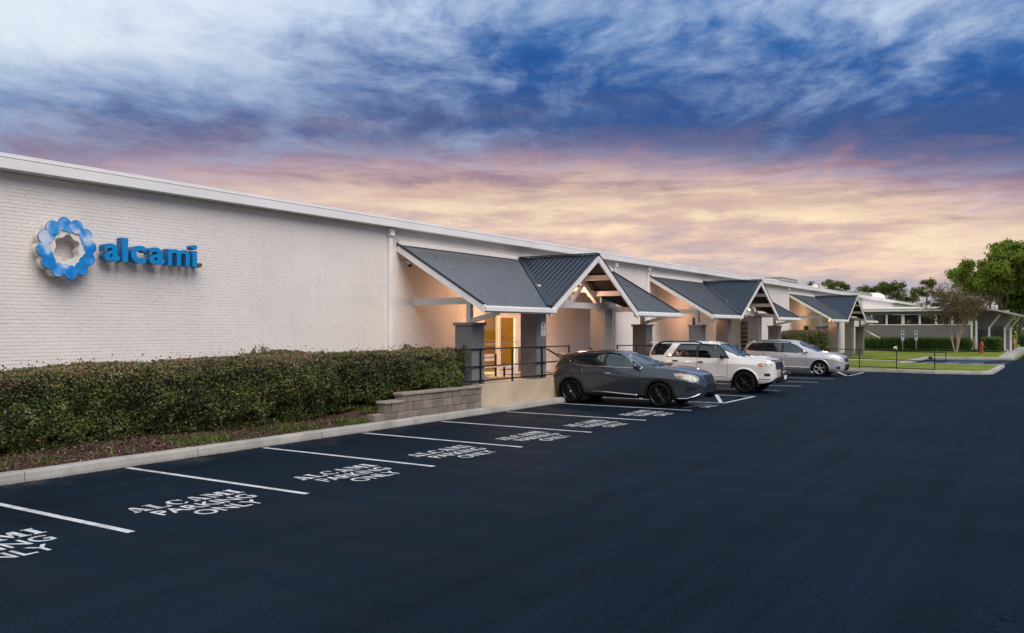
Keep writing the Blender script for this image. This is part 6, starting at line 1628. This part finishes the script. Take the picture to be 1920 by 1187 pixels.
for x in wx_w:
    for sg in (-1, 1): wheel(cw, x, sg * 0.835, wr_w, 0.265, 0.262, sg, 6, M['rim_black'], 'single')
for sg in (-1, 1):
    for pts in ([(-0.36, 1.23), (-0.36, 0.50)], [(0.80, 1.21), (0.80, 0.50)], [(-1.32, 1.24), (-1.24, 0.95), (-0.98, 0.50)]): strip_on_side('door_seam', cw, Bw, pts, 0.005, M['well_black'], sg, -0.001)
    strip_on_side('side_moulding', cw, Bw, [(-0.90, 0.585), (0.82, 0.585)], 0.014, M['paint_silver'], sg, 0.0)
    strip_on_side('bumper_line', cw, Bw, [(1.92, 0.515), (2.30, 0.53)], 0.010, M['black_trim'], sg, 0.0)
    # wheel-arch flares
    for wx in wx_w:
        bm = bmesh.new(); add_tube(bm, [(wx + (ar_w + 0.025) * math.cos(a), sg * (Bw.side_y(wx + (ar_w + 0.025) * math.cos(a), max(0.43, wr_w + (ar_w + 0.025) * math.sin(a))) + 0.006), wr_w + (ar_w + 0.025) * math.sin(a)) for a in np.linspace(0.10, math.pi - 0.10, 18)], 0.034, 7); bm_obj('arch_flare', bm, M['paint_white'], cw, smooth=True, local=True)
    strip_on_side('rain_visor', cw, Bw, [(-1.00, 1.705), (-0.40, 1.71)], 0.014, M['black_trim'], sg, 0.008)
    strip_on_side('rain_visor', cw, Bw, [(-0.30, 1.71), (0.28, 1.70), (0.44, 1.64), (0.60, 1.50)], 0.014, M['black_trim'], sg, 0.008)
    zr = lambda x: Bw.top_z(x, 0.66)
    tube('roof_rail', [(-1.95, sg * 0.66, zr(-1.95) + 0.01), (-1.75, sg * 0.66, zr(-1.75) + 0.055), (-0.5, sg * 0.66, zr(-0.5) + 0.055), (-0.25, sg * 0.66, zr(-0.25) + 0.01)], 0.024, M['black_trim'], cw, 8, local=True)
    box('mud_flap', 0.90, 0.925, sg * 0.72 - 0.13, sg * 0.72 + 0.13, 0.16, 0.45, M['black_trim'], cw, local=True)
for x in (-1.5, -0.7): tube('cross_bar', [(x, -0.66, Bw.top_z(x, 0.66) + 0.06), (x, 0.66, Bw.top_z(x, 0.66) + 0.06)], 0.02, M['black_trim'], cw, 8, local=True)
handles(cw, Bw, [(-1.17, 1.115), (-0.21, 1.085)], M['black_trim'], 0.20, 0.045)
mirrors(cw, Bw, 0.62, 1.315, M['black_trim'], (0.24, 0.28, 0.24))
interior(cw, -1.8, 1.1, 0.76, 1.0, (-0.85, 0.15))
wipers(cw, Bw, 1.26, ((-0.62, -0.05), (0.05, 0.6)))
tube('antenna', [(1.16, -0.78, 1.22), (1.14, -0.79, 1.42)], 0.008, M['black_trim'], cw, 5, local=True)
bm = bmesh.new(); add_beam(bm, (1.40, 0, 1.285), (2.0, 0, 1.245), 0.66, 0.09, (0, 0, 1), 0.038); bm_obj('hood_scoop', bm, M['paint_white'], cw, local=True)
bm = bmesh.new(); add_beam(bm, (2.28, -0.62, 1.155), (2.28, 0.62, 1.155), 0.10, 0.05, (0, 0, 1), 0.015); bm_obj('bug_shield', bm, M['black_trim'], cw, local=True)
for z in (0.92, 0.98, 1.04): box('grille_slat', 2.345, 2.375, -0.42, 0.42, z - 0.008, z + 0.008, M['paint_silver'], cw, local=True)
bm = bmesh.new(); add_beam(bm, (-2.22, -0.66, 1.76), (-2.22, 0.66, 1.76), 0.18, 0.05, (0.1, 0, 1), 0.018); bm_obj('spoiler', bm, M['paint_white'], cw, local=True)
bb = bmesh.new()                                     # bull bar: bent hoop, cross tubes and skid plate
for y in (-0.36, 0.36): add_tube(bb, [(2.38, y, 0.40), (2.52, y, 0.44), (2.58, y, 0.56), (2.58, y, 0.74), (2.55, y * 0.97, 0.84)], 0.038, 8)
for z, yy in ((0.84, 0.36), (0.66, 0.37)): add_tube(bb, [(2.56, -yy, z), (2.58, 0, z), (2.56, yy, z)], 0.034, 8)
bm_obj('bull_bar', bb, M['black_trim'], cw, smooth=True, local=True)
box('skid_plate', 2.50, 2.54, -0.30, 0.30, 0.40, 0.60, M['black_trim'], cw, 0.01, local=True)
box('licence_plate', 2.60, 2.606, -0.16, 0.16, 0.50, 0.64, M['sign_white'], cw, local=True)
bm = bmesh.new(); add_beam(bm, (0, 0, 0), (0.24, 0, 0), 0.004, 0.022); o = bm_obj('badge', bm, M['black_trim'], cw, local=True); o.location = (-1.55, -(Bw.side_y(-1.43, 1.25) + 0.002), 1.265)

# ---- silver crossover wagon (farthest)
cs_ = thing('parked_car', 'silver family crossover with alloy wheels, farthest of the parked vehicles', 'car', (-11.35, 43.95, 0), 'vehicles parked nose-out by the porches')
sps = dict(x=(-2.50, 2.42), paint=M['paint_silver'], tuck=0.95, u0=0.74, under=0.04,
  zt=[(-2.50, 0.95), (-2.475, 1.12), (-2.43, 1.30), (-2.37, 1.48), (-2.30, 1.60), (-2.15, 1.665), (-1.7, 1.73), (-1.1, 1.75), (-0.5, 1.74), (0.0, 1.71), (0.3, 1.655), (0.6, 1.53), (0.95, 1.33), (1.18, 1.20), (1.35, 1.165), (1.7, 1.135), (2.05, 1.06), (2.25, 0.98), (2.36, 0.88), (2.42, 0.64)],
  zs=[(-2.50, 0.86), (-2.45, 1.02), (-2.3, 1.15), (-1.8, 1.17), (-1.0, 1.145), (0.0, 1.105), (0.8, 1.075), (1.2, 1.07), (1.6, 1.06), (2.0, 0.995), (2.25, 0.89), (2.36, 0.80), (2.42, 0.60)],
  zb=[(-2.50, 0.52), (-2.42, 0.36), (-2.1, 0.28), (-1.0, 0.24), (0.6, 0.24), (1.6, 0.23), (2.1, 0.21), (2.3, 0.24), (2.38, 0.30), (2.42, 0.40)],
  ws=[(-2.50, 0.66), (-2.44, 0.76), (-2.2, 0.83), (-1.2, 0.86), (0.6, 0.855), (1.3, 0.83), (1.9, 0.77), (2.2, 0.68), (2.34, 0.58), (2.42, 0.42)],
  wm=[(-2.50, 0.72), (-2.43, 0.83), (-2.1, 0.90), (-1.5, 0.925), (-0.7, 0.905), (0.4, 0.905), (1.1, 0.925), (1.6, 0.92), (2.0, 0.86), (2.22, 0.76), (2.36, 0.62), (2.42, 0.50)],
  tb=[(-2.50, 0.0), (-2.25, 0.14), (-1.0, 0.19), (0.2, 0.19), (0.7, 0.12), (1.15, 0.03), (1.4, 0.0), (2.42, 0.0)],
  nn=[(-2.50, 3.2), (-1.9, 4.0), (0.2, 4.0), (0.9, 3.2), (1.4, 2.7), (2.42, 2.5)])
s_q = [(-2.28, 1.25), (-2.22, 1.34), (-2.00, 1.53), (-1.38, 1.575), (-1.45, 1.185), (-2.12, 1.21)]
s_r = [(-1.33, 1.565), (-0.53, 1.575), (-0.53, 1.16), (-1.38, 1.18)]
s_f = [(-0.42, 1.57), (-0.14, 1.565), (0.16, 1.46), (0.44, 1.29), (0.72, 1.10), (-0.42, 1.14)]
s_tr = [(-2.33, 1.24), (-2.03, 1.56), (-1.38, 1.605), (-0.5, 1.605), (-0.12, 1.59), (0.20, 1.48), (0.48, 1.30), (0.82, 1.085), (-0.45, 1.125), (-1.4, 1.165), (-2.14, 1.19)]
wx_s = (-1.55, 1.32); wr_s = 0.365; ar_s = 0.42
cls_s = [('door_window', M['car_glass'], inp(s_f), 0.006), ('door_window', M['privacy_glass'], inp(s_r), 0.006), ('quarter_window', M['privacy_glass'], inp(s_q), 0.006),
  ('=windshield', M['wind_glass'], lambda C, N: (C[:, 0] > 0.28) & (C[:, 0] < 1.22) & (N[:, 0] > 0.2) & (np.abs(C[:, 1]) < 0.70) & (C[:, 2] > 1.165), 0.006),
  ('=rear_window', M['privacy_glass'], lambda C, N: (C[:, 0] < -2.22) & (C[:, 2] > 1.20) & (C[:, 2] < 1.56) & (np.abs(C[:, 1]) < 0.62), 0.006),
  ('window_surround', M['black_trim'], inp(s_tr), 0.003),
  ('taillight', M['lens_red'], inp([(-2.6, 1.16), (-2.28, 1.17), (-2.33, 1.05), (-2.44, 1.0), (-2.6, 1.0)]), 0.0),
  ('headlight', M['lens_clear'], inp([(1.80, 0.905), (2.08, 0.915), (2.33, 0.865), (2.35, 0.745), (1.96, 0.745)]), 0.004),
  ('=grille', M['black_trim'], lambda C, N: (C[:, 0] > 2.22) & (np.abs(C[:, 1]) < 0.40) & (C[:, 2] > 0.66) & (C[:, 2] < 0.86) & (N[:, 0] > 0.3), 0.012),
  ('=lower_grille', M['black_trim'], lambda C, N: (C[:, 0] > 2.28) & (np.abs(C[:, 1]) < 0.46) & (C[:, 2] > 0.30) & (C[:, 2] < 0.56) & (N[:, 0] > 0.3), 0.012),
  ('fog_recess', M['black_trim'], inp([(2.08, 0.46), (2.26, 0.48), (2.24, 0.35), (2.10, 0.35)]), 0.012),
  ('rocker', M['black_trim'], lambda C, N: (C[:, 2] < 0.275) & (np.abs(C[:, 1]) > 0.3) & (C[:, 0] < 1.0) & (C[:, 0] > -1.2), 0.0),
  ('rear_door', M['paint_silver'], inp([(-1.46, 1.16), (-1.42, 0.90), (-1.12, 0.42), (-0.48, 0.42), (-0.48, 1.16)], sidey), 0.0),
  ('front_door', M['paint_silver'], inp([(-0.48, 1.16), (-0.48, 0.42), (0.68, 0.42), (0.72, 1.16)], sidey), 0.0)]
Bs = build_car(cs_, sps, cls_s, wr_s, wx_s, ar_s)
for x in wx_s:
    for sg in (-1, 1): wheel(cs_, x, sg * 0.79, wr_s, 0.225, 0.258, sg, 5, M['rim_alloy'])
for sg in (-1, 1):
    for pts in ([(-0.48, 1.12), (-0.48, 0.44)], [(0.72, 1.07), (0.68, 0.44)], [(-1.48, 1.15), (-1.42, 0.90), (-1.14, 0.44)]): strip_on_side('door_seam', cs_, Bs, pts, 0.005, M['well_black'], sg, -0.001)
    strip_on_side('sill_trim', cs_, Bs, [(-1.05, 0.43), (0.82, 0.40)], 0.018, M['sign_white'], sg, 0.004)
    tube('roof_rail', [(-1.9, sg * 0.62, Bs.top_z(-1.9, 0.62) + 0.01), (-1.7, sg * 0.62, Bs.top_z(-1.7, 0.62) + 0.045), (-0.35, sg * 0.62, Bs.top_z(-0.35, 0.62) + 0.045), (-0.1, sg * 0.62, Bs.top_z(-0.1, 0.62) + 0.01)], 0.018, M['black_trim'], cs_, 8, local=True)
    for wx in wx_s:
        bm = bmesh.new(); add_tube(bm, [(wx + (ar_s + 0.02) * math.cos(a), sg * (Bs.side_y(wx + (ar_s + 0.02) * math.cos(a), max(0.30, wr_s + (ar_s + 0.02) * math.sin(a))) + 0.002), wr_s + (ar_s + 0.02) * math.sin(a)) for a in np.linspace(0.0, math.pi, 18)], 0.026, 7); bm_obj('arch_flare', bm, M['paint_silver'], cs_, smooth=True, local=True)
for x in (-1.45, -0.75): tube('cross_bar', [(x, -0.62, Bs.top_z(x, 0.62) + 0.05), (x, 0.62, Bs.top_z(x, 0.62) + 0.05)], 0.02, M['black_trim'], cs_, 8, local=True)
handles(cs_, Bs, [(-1.36, 1.015), (-0.30, 0.985)], M['chrome'])
mirrors(cs_, Bs, 0.60, 1.17, M['paint_silver'], (0.20, 0.25, 0.21))
interior(cs_, -1.9, 1.1, 0.70, 0.90, (-0.9, 0.1))
wipers(cs_, Bs, 1.22, ((-0.55, -0.05), (0.1, 0.6)))
for z in (0.72, 0.80): box('grille_slat', 2.345, 2.375, -0.36, 0.36, z - 0.012, z + 0.012, M['chrome'], cs_, local=True)
box('licence_plate', 2.415, 2.425, -0.16, 0.16, 0.40, 0.54, M['black_trim'], cs_, local=True)
